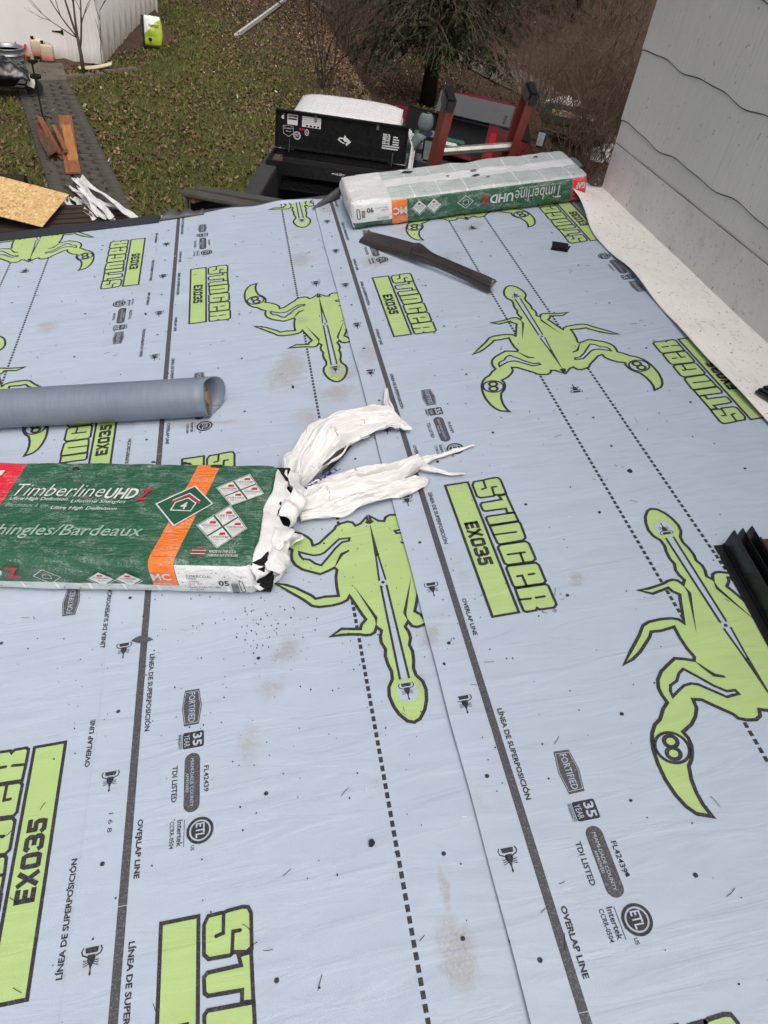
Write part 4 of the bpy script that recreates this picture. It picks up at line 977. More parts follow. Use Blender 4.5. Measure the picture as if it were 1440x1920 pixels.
# grass blades and fallen leaves
def scatter(n, fn, x0=-7, x1=9, y0=9.0, y1=35.0):
    v = []; f = []; mi = []
    for _ in range(n):
        x = rng.uniform(x0, x1); y = y0 + (y1 - y0) * rng.random() ** 1.25
        r = fn(x, y)
        if r: 
            b = len(v); v += r[0]; f.append(tuple(range(b, b + len(r[0])))); mi.append(r[1])
    return v, f, mi
def blade(x, y):
    if on_path(x, y) or rng.random() > lawnness(x, y): return None
    z = gsurf(x, y); h = rng.uniform(.035, .085); a = rng.random() * 6.28; w = rng.uniform(.012, .026); dx, dy = math.cos(a), math.sin(a); l = rng.uniform(-.05, .05)
    return [(x - dx * w, y - dy * w, z - .01), (x + dx * w, y + dy * w, z - .01), (x + l - dy * .03, y + l + dx * .03, z + h)], int(rng.integers(0, 3))
v, f, mi = scatter(95000, blade)
me = bpy.data.meshes.new('grass'); me.from_pydata(v, [], f)
for c in ((.120, .142, .030), (.088, .105, .026), (.175, .155, .065)): me.materials.append(mat('grass_blade', c, .8, 0, .2, .3, 3))
me.polygons.foreach_set('material_index', mi); go = link('grass', me); tag(go, 'short winter lawn grass', 'grass', kind='stuff')
def leaf(x, y):
    if on_path(x, y) and rng.random() > .12: return None
    d = .46 + mnoise.noise(Vector((x * .45, y * .45, 9))) * 1.1 + .7 * mnoise.noise(Vector((x * 1.6, y * 1.6, 4))) + (.65 if x > 1.5 + (30 - y) * .16 else 0)
    if rng.random() > d: return None
    z = gsurf(x, y) + rng.uniform(.01, .06); s = rng.uniform(.020, .048); a = rng.random() * 6.28; t1, t2 = rng.uniform(-.03, .03, 2)
    c, q = math.cos(a) * s, math.sin(a) * s
    return [(x + c, y + q, z + t1), (x - q * .6, y + c * .6, z + t2), (x - c, y - q, z - t1), (x + q * .6, y - c * .6, z - t2)], int(rng.choice(5, p=[.40, .30, .22, .07, .01]))
v, f, mi = scatter(70000, leaf)
v2, f2, mi2 = scatter(26000, leaf, 3, 24, 12, 48); _n = len(v); v += v2; f += [tuple(i + _n for i in q) for q in f2]; mi += mi2
me = bpy.data.meshes.new('fallen_leaves'); me.from_pydata(v, [], f)
for c in ((.15, .095, .055), (.20, .135, .078), (.09, .060, .040), (.29, .21, .135), (.52, .44, .34)): me.materials.append(mat('dead_leaf', c, .85, 0, .2, .35, 5))
me.polygons.foreach_set('material_index', mi); lo = link('fallen_leaves', me); tag(lo, 'brown fallen leaves over the yard', 'leaves', kind='stuff')

# gravel lane beyond the trees
M_ROAD = mat('gravel_lane', (.125, .110, .092), .95, 0, .1, .3, 1.2, .5, 30)
ra, rb = gp(770, 20), gp(1060, 205); rd = (rb - ra); rd.z = 0; rdn = rd.normalized(); rn = Vector((-rdn.y, rdn.x, 0)); m = MB()
def lane(u, v):
    q = Vector((ra.x, ra.y, 0)) + rd * (-.6 + 3.6 * v) + rn * (u - .5) * (2.2 + .4 * math.sin(v * 40))
    return (q.x, q.y, gsurf(q.x, q.y) + .06)
ro = MB().grid(lane, 6, 60).build('road', M_ROAD, smooth=True); tag(ro, kind='structure')

# paver path
M_PAVE = mat('mossy_paver', (.085, .076, .068), .9, 0, .2, .45, 4, .5, 40, (1, 1, 1), (.050, .052, .040))
pth = empty('path', Matrix.Translation((PA.x, PA.y, 0)) @ Matrix.Rotation(math.atan2(PD.y, PD.x), 4, 'Z'), kind='structure')
bedm = MB(); bedm.grid(lambda u, v: (-.3 + (PL + 1.6) * u, -.56 + 1.12 * v, gsurf(*(PA + PD * (-.3 + (PL + 1.6) * u) + PN * (-.56 + 1.12 * v)).xy) + .014), 30, 6); bedm.build('path_bed', mat('path_soil', (.060, .056, .045), .95, 0, .1, .4, 9, .5, 60), pth, Matrix.Identity(4))
pv = [MB().box((0, 0, 0), (.177 * k, .217, .05)).mesh('paver', M_PAVE, bevel=.006) for k in (1, .97)]
for r in range(int((PL + 1.2) / .18)):
    for c in range(5):
        s = -.25 + r * .18; n = -.44 + c * .22 + random.uniform(-.006, .006) + (.05 if r % 2 else -.05) * (c % 2)
        q = PA + PD * s + PN * n
        link('paver', random.choice(pv), pth, Matrix.Translation((s, n, gsurf(q.x, q.y) + .012 + random.uniform(-.006, .006))) @ Matrix.Rotation(random.uniform(-.02, .02), 4, 'Z') @ Matrix.Rotation(random.uniform(-.03, .03), 4, 'X'))

# shed
SC_ = gp(192, 123); SF = gp(294, 28); sdir = (SF - SC_); sdir.z = 0; sdir.normalize(); sx = Vector((sdir.y, -sdir.x, 0))   # sdir: depth, sx: to the right
shed = empty('garden_shed', Matrix(((sx.x, sdir.x, 0, SC_.x), (sx.y, sdir.y, 0, SC_.y), (0, 0, 1, G0), (0, 0, 0, 1))), 'white metal-sided garden shed behind the sapling, mould stains low on its side', 'shed')
def shed_mat(side=False):
    t = NT('white_steel_siding').p(.45, 0, .4); tc = t.n('ShaderNodeTexCoord').outputs['Object']; sp = t.n('ShaderNodeSeparateXYZ'); t.l(tc, sp.inputs[0])
    c = t.mix(t.ramp(t.noise(tc, 1.5, 4), .3, .7), (.82, .81, .80, 1), (.74, .73, .72, 1))
    st = t.noise(t.mapping(tc, (6, 6, .5)), 2.0, 5, .7)
    low = t.math('MULTIPLY', t.ramp(sp.outputs[2], 1.05, .1), 1.0 if side else 0.0)
    c = t.mix(t.math('MULTIPLY', low, t.ramp(st, .30, .58), True), c, (.15, .115, .05, 1))
    low2 = t.math('MULTIPLY', t.ramp(sp.outputs[2], .30, .0), t.ramp(st, .3, .6))
    c = t.mix(t.math('MULTIPLY', low2, .7), c, (.28, .24, .17, 1))
    t.setc(c); return t.m
M_SHED = shed_mat(); M_SHEDS = shed_mat(True); SW, SDp, SHh = 4.2, 6.9, 2.5
def ribbed(w, h, pitch=.11, d=.012):
    m = MB(); n = max(2, int(round(w / pitch))); pts = []
    for k in range(n): 
        a = w * k / n; s = w / n; pts += [(a, 0), (a + s * .72, 0), (a + s * .80, -d), (a + s * .92, -d)]
    pts.append((w, 0)); v = [(x, y, 0) for x, y in pts] + [(x, y, h) for x, y in pts]; k = len(pts)
    m.add(v, [(i, i + 1, k + i + 1, k + i) for i in range(k - 1)]); return m
pan = ribbed(.66, SHh); pmesh = pan.mesh('siding_panel', M_SHED); pmesh_s = pan.mesh('siding_panel', M_SHEDS)
m = MB(); m.box((-SW / 2, SDp / 2, SHh / 2 + .02), (SW - .04, SDp - .04, SHh)); m.build('shed_core', M_SHED, shed, Matrix.Identity(4))
x = -.66
k = 0
while x > -SW - .1:
    q = link('siding_panel', pmesh, shed, Matrix.Translation((x, -.004 - .004 * (k % 2), .02))); x -= .655; k += 1
y = 0; k = 0
while y < SDp - .1:
    link('siding_panel', pmesh_s, shed, Matrix.Translation((.004 + .004 * (k % 2), y, .02)) @ Matrix.Rotation(math.pi / 2, 4, 'Z')); y += .655; k += 1
m = MB(); m.box((0.0, -.0, SHh / 2 + .02), (.07, .07, SHh)); m.build('corner_trim', M_SHED, shed, Matrix.Identity(4))
m = MB(); m.box((.004, SDp, SHh / 2 + .02), (.07, .07, SHh)); m.build('corner_trim', M_SHED, shed, Matrix.Identity(4))
m = MB(); m.prism([(-SW - .25, 0), (-SW / 2, 1.0), (.25, 0), (.25, .06), (-SW / 2, 1.08), (-SW - .25, .06)], 0, SDp + .5); m.build('shed_roof', mat('grey_roof_steel', (.2, .2, .2), .5), shed, Matrix.Translation((0, -.25, SHh)) @ Matrix.Rotation(math.pi / 2, 4, 'X') @ Matrix.Scale(-1, 4, (0, 0, 1)))
M_IRON = mat('black_iron', (.015, .015, .016), .5, .2)
door = MB(); door.box((-1.62, -.030, 1.0), (1.75, .02, 1.95)); dr = door.build('shed_door', M_SHED, shed, Matrix.Identity(4))
for zz in (.62, 1.6):
    h = MB(); h.prism([(-.845, -.05), (-.80, -.05), (-.80, .05), (-.845, .05), (-.86, .022), (-1.06, .010), (-1.06, -.010), (-.86, -.022)], 0, .012); h.build('strap_hinge', M_IRON, dr, Matrix.Translation((0, -.042, zz)) @ Matrix.Rotation(math.pi / 2, 4, 'X'))
h = MB(); h.box((-2.34, -.055, 1.02), (.10, .03, .07)); h.box((-2.34, -.075, 1.02), (.03, .05, .12)); h.build('latch', M_IRON, dr, Matrix.Identity(4), bevel=.006)
# soil bank / mulch bed along the shed and stone edging
M_MULCH = mat('dark_leaf_mulch', (.050, .034, .025), .95, 0, .1, .5, 14, .9, 40, (1, 1, 1), (.11, .07, .05))
mb_ = MB()
B0, B1 = gp(108, 128), gp(318, 62)
def bank(u, v):
    q = gp(112, 140).lerp(gp(330, 78), u); r = gp(100, 112).lerp(gp(290, 30), u); w = r.lerp(q, v)
    return (w.x, w.y, gsurf(w.x, w.y) + .16 * (1 - v) * (0.3 + .9 * sst(.25, .7, u)) + .03 + .05 * mnoise.noise(Vector((w.x * 4, w.y * 4, 0))) - .06 * sst(.8, 1, v))
mo = mb_.grid(bank, 50, 14).build('mulch_bed', M_MULCH, smooth=True); tag(mo, kind='structure')
M_STONE = mat('edging_stone', (.16, .14, .12), .9, 0, .2, .4, 5, .5, 30)
for k in range(7):
    q = gp(128 + k * 20, 147 - k * 2.2 - (3 if k > 3 else 0)); m = MB(); m.box((0, 0, .03), (random.uniform(.2, .32), .12, .09), taper=.9)
    o = m.build('edging_stone', M_STONE, None, Matrix.Translation((q.x, q.y, gsurf(q.x, q.y))) @ Matrix.Rotation(random.uniform(-.1, .4), 4, 'Z'), bevel=.02); tag(o, 'flat grey edging stone of the mulch bed, ' + ['first', 'second', 'third', 'fourth', 'fifth', 'sixth', 'seventh'][k] + ' from the concrete pad', 'stone', 'edging stones')
# concrete pad
c4 = [gp(45, 120), gp(118, 122), gp(126, 155), gp(46, 158)]
m = MB(); n = 4; m.v = [(q.x, q.y, gsurf(q.x, q.y) - .02) for q in c4] + [(q.x, q.y, gsurf(q.x, q.y) + .06) for q in c4]; m.f = [[3, 2, 1, 0], [4, 5, 6, 7], [0, 1, 5, 4], [1, 2, 6, 5], [2, 3, 7, 6], [3, 0, 4, 7]]; m.m = [0] * 6
po = m.build('concrete_pad', mat('stained_concrete', (.14, .125, .10), .9, 0, .2, .4, 2.5, .3, 40, (1, 1, 1), (.08, .075, .055))); tag(po, kind='structure')

# fuel cans
def can(px, py, rz, label):
    q = gp(px, py); e = empty('fuel_can', Matrix.Translation((q.x, q.y, gsurf(q.x, q.y) + .06)) @ Matrix.Rotation(rz, 4, 'Z'), label, 'fuel can', 'translucent fuel cans on the pad')
    t = NT('stained_poly').p(.5, 0, .4); tc = t.n('ShaderNodeTexCoord').outputs['Object']; sp = t.n('ShaderNodeSeparateXYZ'); t.l(tc, sp.inputs[0])
    t.setc(t.mix(t.ramp(t.math('ADD', sp.outputs[2], t.math('MULTIPLY', t.noise(tc, 9, 3), .12)), .10, .26), (.50, .17, .13, 1), (.56, .47, .33, 1)))
    m = MB(); w, d = .145, .085
    def ring(s, z, k=.8): return [(w * s * math.copysign(abs(math.cos(a)) ** .45, math.cos(a)), d * s * math.copysign(abs(math.sin(a)) ** .45, math.sin(a)), z) for a in [2 * math.pi * i / 24 for i in range(24)]]
    m.loft([ring(.93, 0), ring(1, .02), ring(1, .15), ring(.985, .16), ring(1, .17), ring(1, .29), ring(.93, .325), ring(.80, .34)]); m.build('can_body', t.m, e, Matrix.Identity(4), smooth=True)
    m = MB(); m.lathe([(.030, .33), (.030, .365), (.036, .366), (.036, .405), (.0, .407)], 14, (-.085, 0, 0)); m.build('cap', M_IRON, e, Matrix.Identity(4))
    m = MB(); m.tube([(-.04, 0, .335), (-.02, 0, .385), (.06, 0, .385), (.10, 0, .335)], .017, 8); m.build('handle', t.m, e, Matrix.Identity(4), smooth=True)
can(74, 110, R_(10), 'fuel can nearer the red scoop, pale top and dirty lower half'); can(92, 118, R_(-6), 'fuel can on the right of the pair, reddish at its base')
q = gp(52, 108); e = empty('dustpan', TR(q.x, q.y, gsurf(q.x, q.y) + .02, R_(20)), 'small red plastic scoop between tub and fuel cans', 'scoop')
m = MB(); m.prism([(-.16, -.06), (.16, -.12), (.16, .12), (-.16, .06)], 0, .02); m.bar((-.15, 0, .03), (.0, 0, .26), .16, .02); mr = mat('red_plastic', (.55, .03, .035), .4); m.build('pan', mr, e, Matrix.Identity(4)); m = MB(); m.tube([(-.14, 0, .05), (-.22, 0, .3)], .018, 8); m.build('handle', mr, e, Matrix.Identity(4))
# galvanised tub
q = gp(20, 124); e = empty('tub', TR(q.x, q.y, gsurf(q.x, q.y) + .02), 'round galvanised wash tub by the shed door', 'tub')
mg = mat('galvanised_steel', (.36, .38, .40), .38, .75, .5, .3, 6)
m = MB(); m.lathe([(.26, 0), (.30, .12), (.315, .125), (.30, .13), (.325, .24), (.34, .245), (.325, .25), (.345, .36), (.365, .372), (.345, .384), (.33, .37), (.31, .25), (.28, .06)], 32); m.build('tub_body', mg, e, Matrix.Identity(4), smooth=True)
m = MB(); m.lathe([(.0, .30), (.325, .30)], 24); m.build('tub_water', mat('grey_water', (.10, .11, .10), .2), e, Matrix.Identity(4))
# wheelbarrow under a black sheet
q = gp(14, 182); wb = empty('wheelbarrow', TR(q.x, q.y, gsurf(q.x, q.y), R_(12)), 'wheelbarrow heaped with black plastic at the left picture edge', 'wheelbarrow')
m = MB(); 
def tarp(u, v):
    x = -.75 + 1.25 * u; y = -.42 + .84 * v; e = 1 - (2 * v - 1) ** 4; k = math.sin(math.pi * min(1, max(0, u * 1.0))) ** .4
    z = .42 + .28 * e * k + .05 * mnoise.noise(Vector((x * 5, y * 7, 0))) + .03 * mnoise.noise(Vector((x * 14, y * 14, 2)))
    return (x, y, z)
M_BAG = mat('black_plastic_sheet', (.014, .015, .017), .28, 0, .6); ribbon('black_sheet', tarp, 36, 26, M_BAG, wb, Matrix.Identity(4), .004)
m = MB(); m.loft([[(-.66, -.30, .42), (.42, -.36, .52), (.42, .36, .52), (-.66, .30, .42)], [(-.40, -.18, .22), (.18, -.20, .24), (.18, .20, .24), (-.40, .18, .22)]]); m.build('tray', M_IRON, wb, Matrix.Identity(4))
m = MB(); m.tube([(0, -.035, 0), (0, .035, 0)], .17, 20); m.build('wheel', mat('tyre_rubber', (.02, .02, .02), .8), wb, Matrix.Translation((.55, 0, .18)), smooth=False)
for s in (-1, 1):
    m = MB(); m.tube([(.55, s * .10, .18), (-.2, s * .26, .24), (-.95, s * .30, .46)], .018, 8); m.build('handle', M_IRON, wb, Matrix.Identity(4)); m = MB(); m.tube([(-.28, s * .22, .24), (-.34, s * .25, .0)], .016, 8); m.build('leg', M_IRON, wb, Matrix.Identity(4))
m = MB(); m.box((.52, -.22, .35), (.14, .02, .22), Matrix.Rotation(.4, 3, 'Y')); m.build('white_tag', mat('white_card', (.75, .74, .66), .6), wb, Matrix.Identity(4))
m = MB(); q2 = gp(6, 88); m.tube([(0, 0, 0), (.02, .02, 1.6)], .022, 10); po_ = m.build('pole', mat('grey_pole', (.2, .21, .22), .4, .5), None, Matrix.Translation((q2.x, q2.y, G0))); tag(po_, 'grey pole standing before the shed at the left picture edge', 'pole')
# iron garden stake with cup
q = gp(82, 228); st = empty('garden_stake', TR(q.x, q.y, gsurf(q.x, q.y)), 'thin black iron candle stand on the paver path', 'garden stand')
m = MB(); m.tube([(0, 0, 0), (-.01, 0, .5), (-.02, 0, 1.0)], .016, 8); m.build('post', M_IRON, st, Matrix.Identity(4))
for k in range(4): a = k * 1.57 + .4; m = MB(); m.tube([(0, 0, .10), (.10 * math.cos(a), .10 * math.sin(a), .07), (.20 * math.cos(a), .20 * math.sin(a), .0)], .016, 6); m.build('foot', M_IRON, st, Matrix.Identity(4))
for z, r in ((.98, .085), (.72, .10)): m = MB(); m.lathe([(.02, z), (r, z + .03), (r * 1.05, z + .08), (r * .9, z + .08), (.01, z + .05)], 14); m.build('cup', M_IRON, st, Matrix.Identity(4))
m = MB(); m.tube([(-.14, 0, .44), (0, 0, .46)], .012, 6); m.build('arm', M_IRON, st, Matrix.Identity(4)); m = MB(); m.lathe([(.035, 1.06), (.03, 1.16), (.0, 1.17)], 10); m.build('candle', mat('tan_wax', (.45, .33, .2), .6), st, Matrix.Identity(4))
# potting-soil bag
q = gp(286, 94); bagE = empty('soil_bag', TR(q.x, q.y, gsurf(q.x, q.y) + .10, R_(-8)), 'slumped green and white garden bag against the mulch bank', 'bag')
def bagf(sd):
    def f(u, v):
        x = (u - .5) * (.46 + .08 * math.sin(v * 3)); z = .66 * v; b = (math.sin(math.pi * u) ** .6) * (math.sin(math.pi * min(1, v * .9 + .08)) ** .5) * .13
        return Vector((x + .03 * math.sin(v * 4), sd * b + .10 * v, z)) + crump(x, z, sd, .025, 7, 3)
    return f
tb_ = NT('bag_print').p(.4); tc = tb_.n('ShaderNodeTexCoord').outputs['Object']; sp = tb_.n('ShaderNodeSeparateXYZ'); tb_.l(tc, sp.inputs[0])
wt = tb_.math('GREATER_THAN', tb_.math('ADD', sp.outputs[2], tb_.math('MULTIPLY', tb_.math('SINE', tb_.math('MULTIPLY', sp.outputs[0], 7.0)), -.16)), .42)
cc = tb_.mix(wt, (.37, .50, .05, 1), (.76, .77, .74, 1)); cc = tb_.mix(tb_.math('LESS_THAN', sp.outputs[0], -.165), cc, (.04, .04, .03, 1)); tb_.setc(cc); tb_.bump(tb_.noise(tc, 12, 4), .5, .02)
ribbon('bag_front', bagf(-1), 16, 16, tb_.m, bagE, Matrix.Identity(4), .003); ribbon('bag_back', bagf(1), 16, 16, tb_.m, bagE, Matrix.Identity(4), .003)
m = Print(); text_into(m, 'Hurricane', (-.04, .44), (.22, .44), .085, 0, 0, .01); m.build('bag_lettering', M_IRON, bagE, Matrix.Translation((0, -.115, 0)) @ Matrix.Rotation(math.pi / 2 - .12, 4, 'X'))
m = Print(); m.poly(ell(.0, .17, .05, .045, 16), 0, 0); m.build('bag_emblem', M_IRON, bagE, Matrix.Translation((0, -.155, 0)) @ Matrix.Rotation(math.pi / 2, 4, 'X'))
# curved pale splash piece and white gutters on the lawn
q = gp(180, 130); m = MB()
def spl(u, v):
    a = math.pi * u; t = v; x = -.38 + .76 * t; b = .18 * t * t
    return (x, b - .1 + .075 * math.cos(a), .03 + .10 * t * t + .06 * math.sin(a))
so_ = ribbon('gutter_piece', spl, 10, 20, mat('yellowed_vinyl', (.55, .49, .34), .5), None, TR(q.x, q.y, gsurf(q.x, q.y), R_(4)), .006); tag(so_, 'curved yellowed gutter piece lying by the sapling', 'gutter piece')
M_GUT = mat('white_gutter', (.66, .66, .65), .45, 0, .4, .25, 3)
def gutter(a, b, label, w=.13, rz=0, fl=True, zo=.03, group='white gutters in the yard'):
    a = Vector(a); b = Vector(b); e = empty('gutter_length', Matrix.Translation(a), label, 'gutter', group); d = b - a; L = d.length; d.normalize(); x = d.cross(Vector((0, 0, 1))).normalized(); u_ = x.cross(d)
    M = Matrix((x, d, u_)).transposed().to_4x4() @ Matrix.Rotation(rz, 4, 'Y')
    def wall(p0, p1, nm):
        m = MB(); m.loft([[(p0[0], y, p0[1]) , (p1[0], y, p1[1]), (p1[0] + .004, y, p1[1] + .004), (p0[0] + .004, y, p0[1] + .004)] for y in (0, L)]); m.build(nm, M_GUT, e, M)
    wall((-w / 2, zo), (w / 2 - .03, zo), 'trough_floor'); wall((-w / 2, zo), (-w / 2, zo + .11), 'back_wall'); wall((w / 2 - .03, zo), (w / 2 + .02, zo + .10), 'front_wall'); wall((w / 2 + .02, zo + .10), (w / 2 - .005, zo + .115), 'front_lip')
a, b = gp(447, 72), gp(548, -4); gutter(a, b, 'long white gutter length lying open on the lawn left of the thicket', .16, R_(-25))
a, b = gp(572, -6), gp(626, 27); gutter(a, b, 'short white gutter length on the lawn at the top of the picture', .13)

# pile of cedar boards on the path
M_CED = mat('rough_cedar', (.30, .115, .055), .8, 0, .2, .4, 2, .4, 30, (14, 1.2, 14), (.15, .065, .038)); M_OLD = mat('rotten_board', (.06, .042, .035), .9, 0, .1, .5, 3, .6, 25, (8, 1, 8), (.17, .08, .05))
def board(p0, p1, w, th, z0, z1, mt, label, roll_=0.0, taper=None):
    a = gp(*p0); b = gp(*p1); a.z = gsurf(a.x, a.y) + z0; b.z = gsurf(b.x, b.y) + z1
    d = b - a; L = d.length; d.normalize(); x = d.cross(Vector((0, 0, 1))).normalized(); u_ = x.cross(d); M = Matrix((x, d, u_)).transposed().to_4x4(); m = MB()
    n = 10; rings = []
    for k in range(n + 1):
        y = L * k / n; ww = w * (1 if not taper else taper[0] + (taper[1] - taper[0]) * k / n) * (1 + .04 * mnoise.noise(Vector((y * 3, w, 1)))); e = .012 * mnoise.noise(Vector((y * 2, w * 9, 5)))
        rings.append([(-ww / 2 + e, y, 0), (ww / 2 + e, y, 0), (ww / 2 + e, y, th), (-ww / 2 + e, y, th)])
    m.loft(rings); o = m.build('board', mt, None, Matrix.Translation(a) @ M @ Matrix.Rotation(roll_, 4, 'Y'), bevel=.003); return tag(o, label, 'board', 'broken boards piled on the path')
board((123, 222), (138, 333), .25, .035, .02, .06, M_CED, 'longest reddish board of the pile, flat on the path')
board((126, 245), (139, 313), .17, .035, .07, .10, mat('orange_split_board', (.44, .20, .075), .8, 0, .2, .35, 2, .4, 30, (14, 1.2, 14)), 'orange split board lying on top of the longest board')
board((72, 240), (103, 304), .20, .03, .04, .16, M_OLD, 'dark weathered board slanting at the left of the pile', R_(28))
board((76, 238), (112, 296), .13, .03, .16, .08, M_CED, 'narrow reddish board leaning over the dark one', R_(-30))
board((118, 250), (130, 290), .24, .03, .06, .09, M_OLD, 'short charred-looking board in the middle of the pile', R_(8), (.5, 1.0))
board((103, 253), (127, 302), .07, .06, .12, .16, M_CED, 'square-edged batten across the middle of the pile')
board((88, 282), (122, 304), .10, .03, .02, .05, M_OLD, 'short dark offcut at the foot of the pile')
# torn white aluminium trim heap
M_TRIM = mat('white_trim_metal', (.74, .74, .73), .4, .0, .5, .2, 4)
tp_ = [((140, 337), (208, 412), .20, .30, .10), ((146, 338), (252, 412), .12, .38, .16), ((130, 350), (196, 412), .06, .26, .07), ((136, 372), (176, 414), .10, .18, .08), ((142, 360), (225, 396), .24, .20, .06), ((150, 352), (188, 408), .30, .22, .09), ((124, 374), (150, 412), .05, .10, .08), ((165, 372), (248, 408), .10, .14, .05), ((150, 376), (215, 414), .16, .26, .05)]
for i, (a, b, za, zb, w) in enumerate(tp_):
    A = gp(*a, dz=za); B = gp(*b, dz=zb); d = B - A; L = d.length; d.normalize(); x = d.cross(Vector((0, 0, 1))).normalized(); u_ = x.cross(d); sd_ = random.random() * 9; tw = random.uniform(-.8, .8)
    def f(u, v, L=L, w=w, sd_=sd_, tw=tw):
        s = (u - .5); a_ = tw * v + .3 * math.sin(v * 5 + sd_); fo_ = abs(s) * w * .9
        return (s * w * math.cos(a_) + .02 * math.sin(v * 9 + sd_), v * L, s * w * math.sin(a_) + fo_ * .8 + .03 * mnoise.noise(Vector((v * 6, sd_, u * 3))))
    o = ribbon('trim_strip', f, 6, 24, M_TRIM, None, Matrix.Translation(A) @ Matrix((x, d, u_)).transposed().to_4x4(), .003, smooth=False)
    tag(o, 'bent white metal trim strip in the heap beside the chipboard sheet', 'metal trim', 'heap of white trim strips')
# log, chipboard, dark planks below it
A = gp(-60, 346, .14); B = gp(50, 350, .14); m = MB(); d = B - A; rings = []
for k in range(9):
    c = A + d * (k / 8); rings.append([(c.x, c.y + .17 * math.cos(a) * (1 + .08 * mnoise.noise(Vector((a * 2, k, 0)))), c.z + .17 * math.sin(a) * (1 + .08 * mnoise.noise(Vector((a * 2, k, 4))))) for a in [2 * math.pi * i / 20 for i in range(20)]])
m.loft(rings); lg = m.build('log', mat('wet_dark_bark', (.045, .030, .022), .85, 0, .2, .5, 3, .8, 20, (1, 6, 6)), None, None, smooth=False); tag(lg, 'short dark log behind the chipboard sheet', 'log')
def osb_mat():
    t = NT('oriented_strand_board').p(.7, 0, .3); tc = t.n('ShaderNodeTexCoord').outputs['Object']
    vo = t.n('ShaderNodeTexVoronoi'); vo.inputs['Scale'].default_value = 16; t.l(t.mapping(tc, (1, 2.6, 1), (0, 0, 0), (0, 0, .6)), vo.inputs['Vector'])
    vo2 = t.n('ShaderNodeTexVoronoi'); vo2.inputs['Scale'].default_value = 20; t.l(t.mapping(tc, (2.4, 1, 1), (0, 0, 0), (0, 0, -.3)), vo2.inputs['Vector'])
    v1 = t.n('ShaderNodeSeparateColor'); t.l(vo.outputs['Color'], v1.inputs[0]); v2 = t.n('ShaderNodeSeparateColor'); t.l(vo2.outputs['Color'], v2.inputs[0])
    c = t.mix(v1.outputs[0], (.62, .44, .20, 1), (.50, .31, .12, 1)); c = t.mix(t.ramp(v2.outputs[0], .6, .9, 0, .8), c, (.72, .56, .30, 1)); c = t.mix(t.ramp(v2.outputs[1], .86, .95, 0, .8), c, (.30, .16, .06, 1)); t.setc(c)
    t.bump(v1.outputs[1], .15, .003); return t.m
P0 = Vector((-2.514, 12.091, -3.2)); Q1 = Vector((-2.713, 10.899, -3.22)); Q2 = Vector((-3.485, 12.267, -3.04))
ey = (Q1 - P0).normalized(); ex = (Q2 - P0); ex = (ex - ey * ex.dot(ey)).normalized(); ez = ex.cross(ey)
M = Matrix((ex, ey, ez)).transposed().to_4x4(); M.translation = P0
m = MB(); m.box((1.22, .61, 0), (2.44, 1.22, .012)); ob_ = m.build('chipboard_sheet', osb_mat(), None, M, bevel=.001); tag(ob_, 'pale yellow chipboard sheet lying below the roof edge at left', 'chipboard')
pz = empty('pallet', TR(-2.55, 11.35, -3.5, R_(15)), 'dark slatted pallet under the chipboard and white trim', 'pallet')
M_PAL = mat('wet_dark_plank', (.055, .040, .032), .85, 0, .2, .4, 3, .4, 30, (1, 8, 8))
for k in range(7): m = MB(); m.box((0, -.54 + k * .18, .17), (1.9, .13, .03)); m.build('slat', M_PAL, pz, Matrix.Identity(4), bevel=.004)
for s in (-1, 0, 1): m = MB(); m.box((s * .82, 0, .085), (.09, 1.2, .135)); m.build('bearer', M_PAL, pz, Matrix.Identity(4))

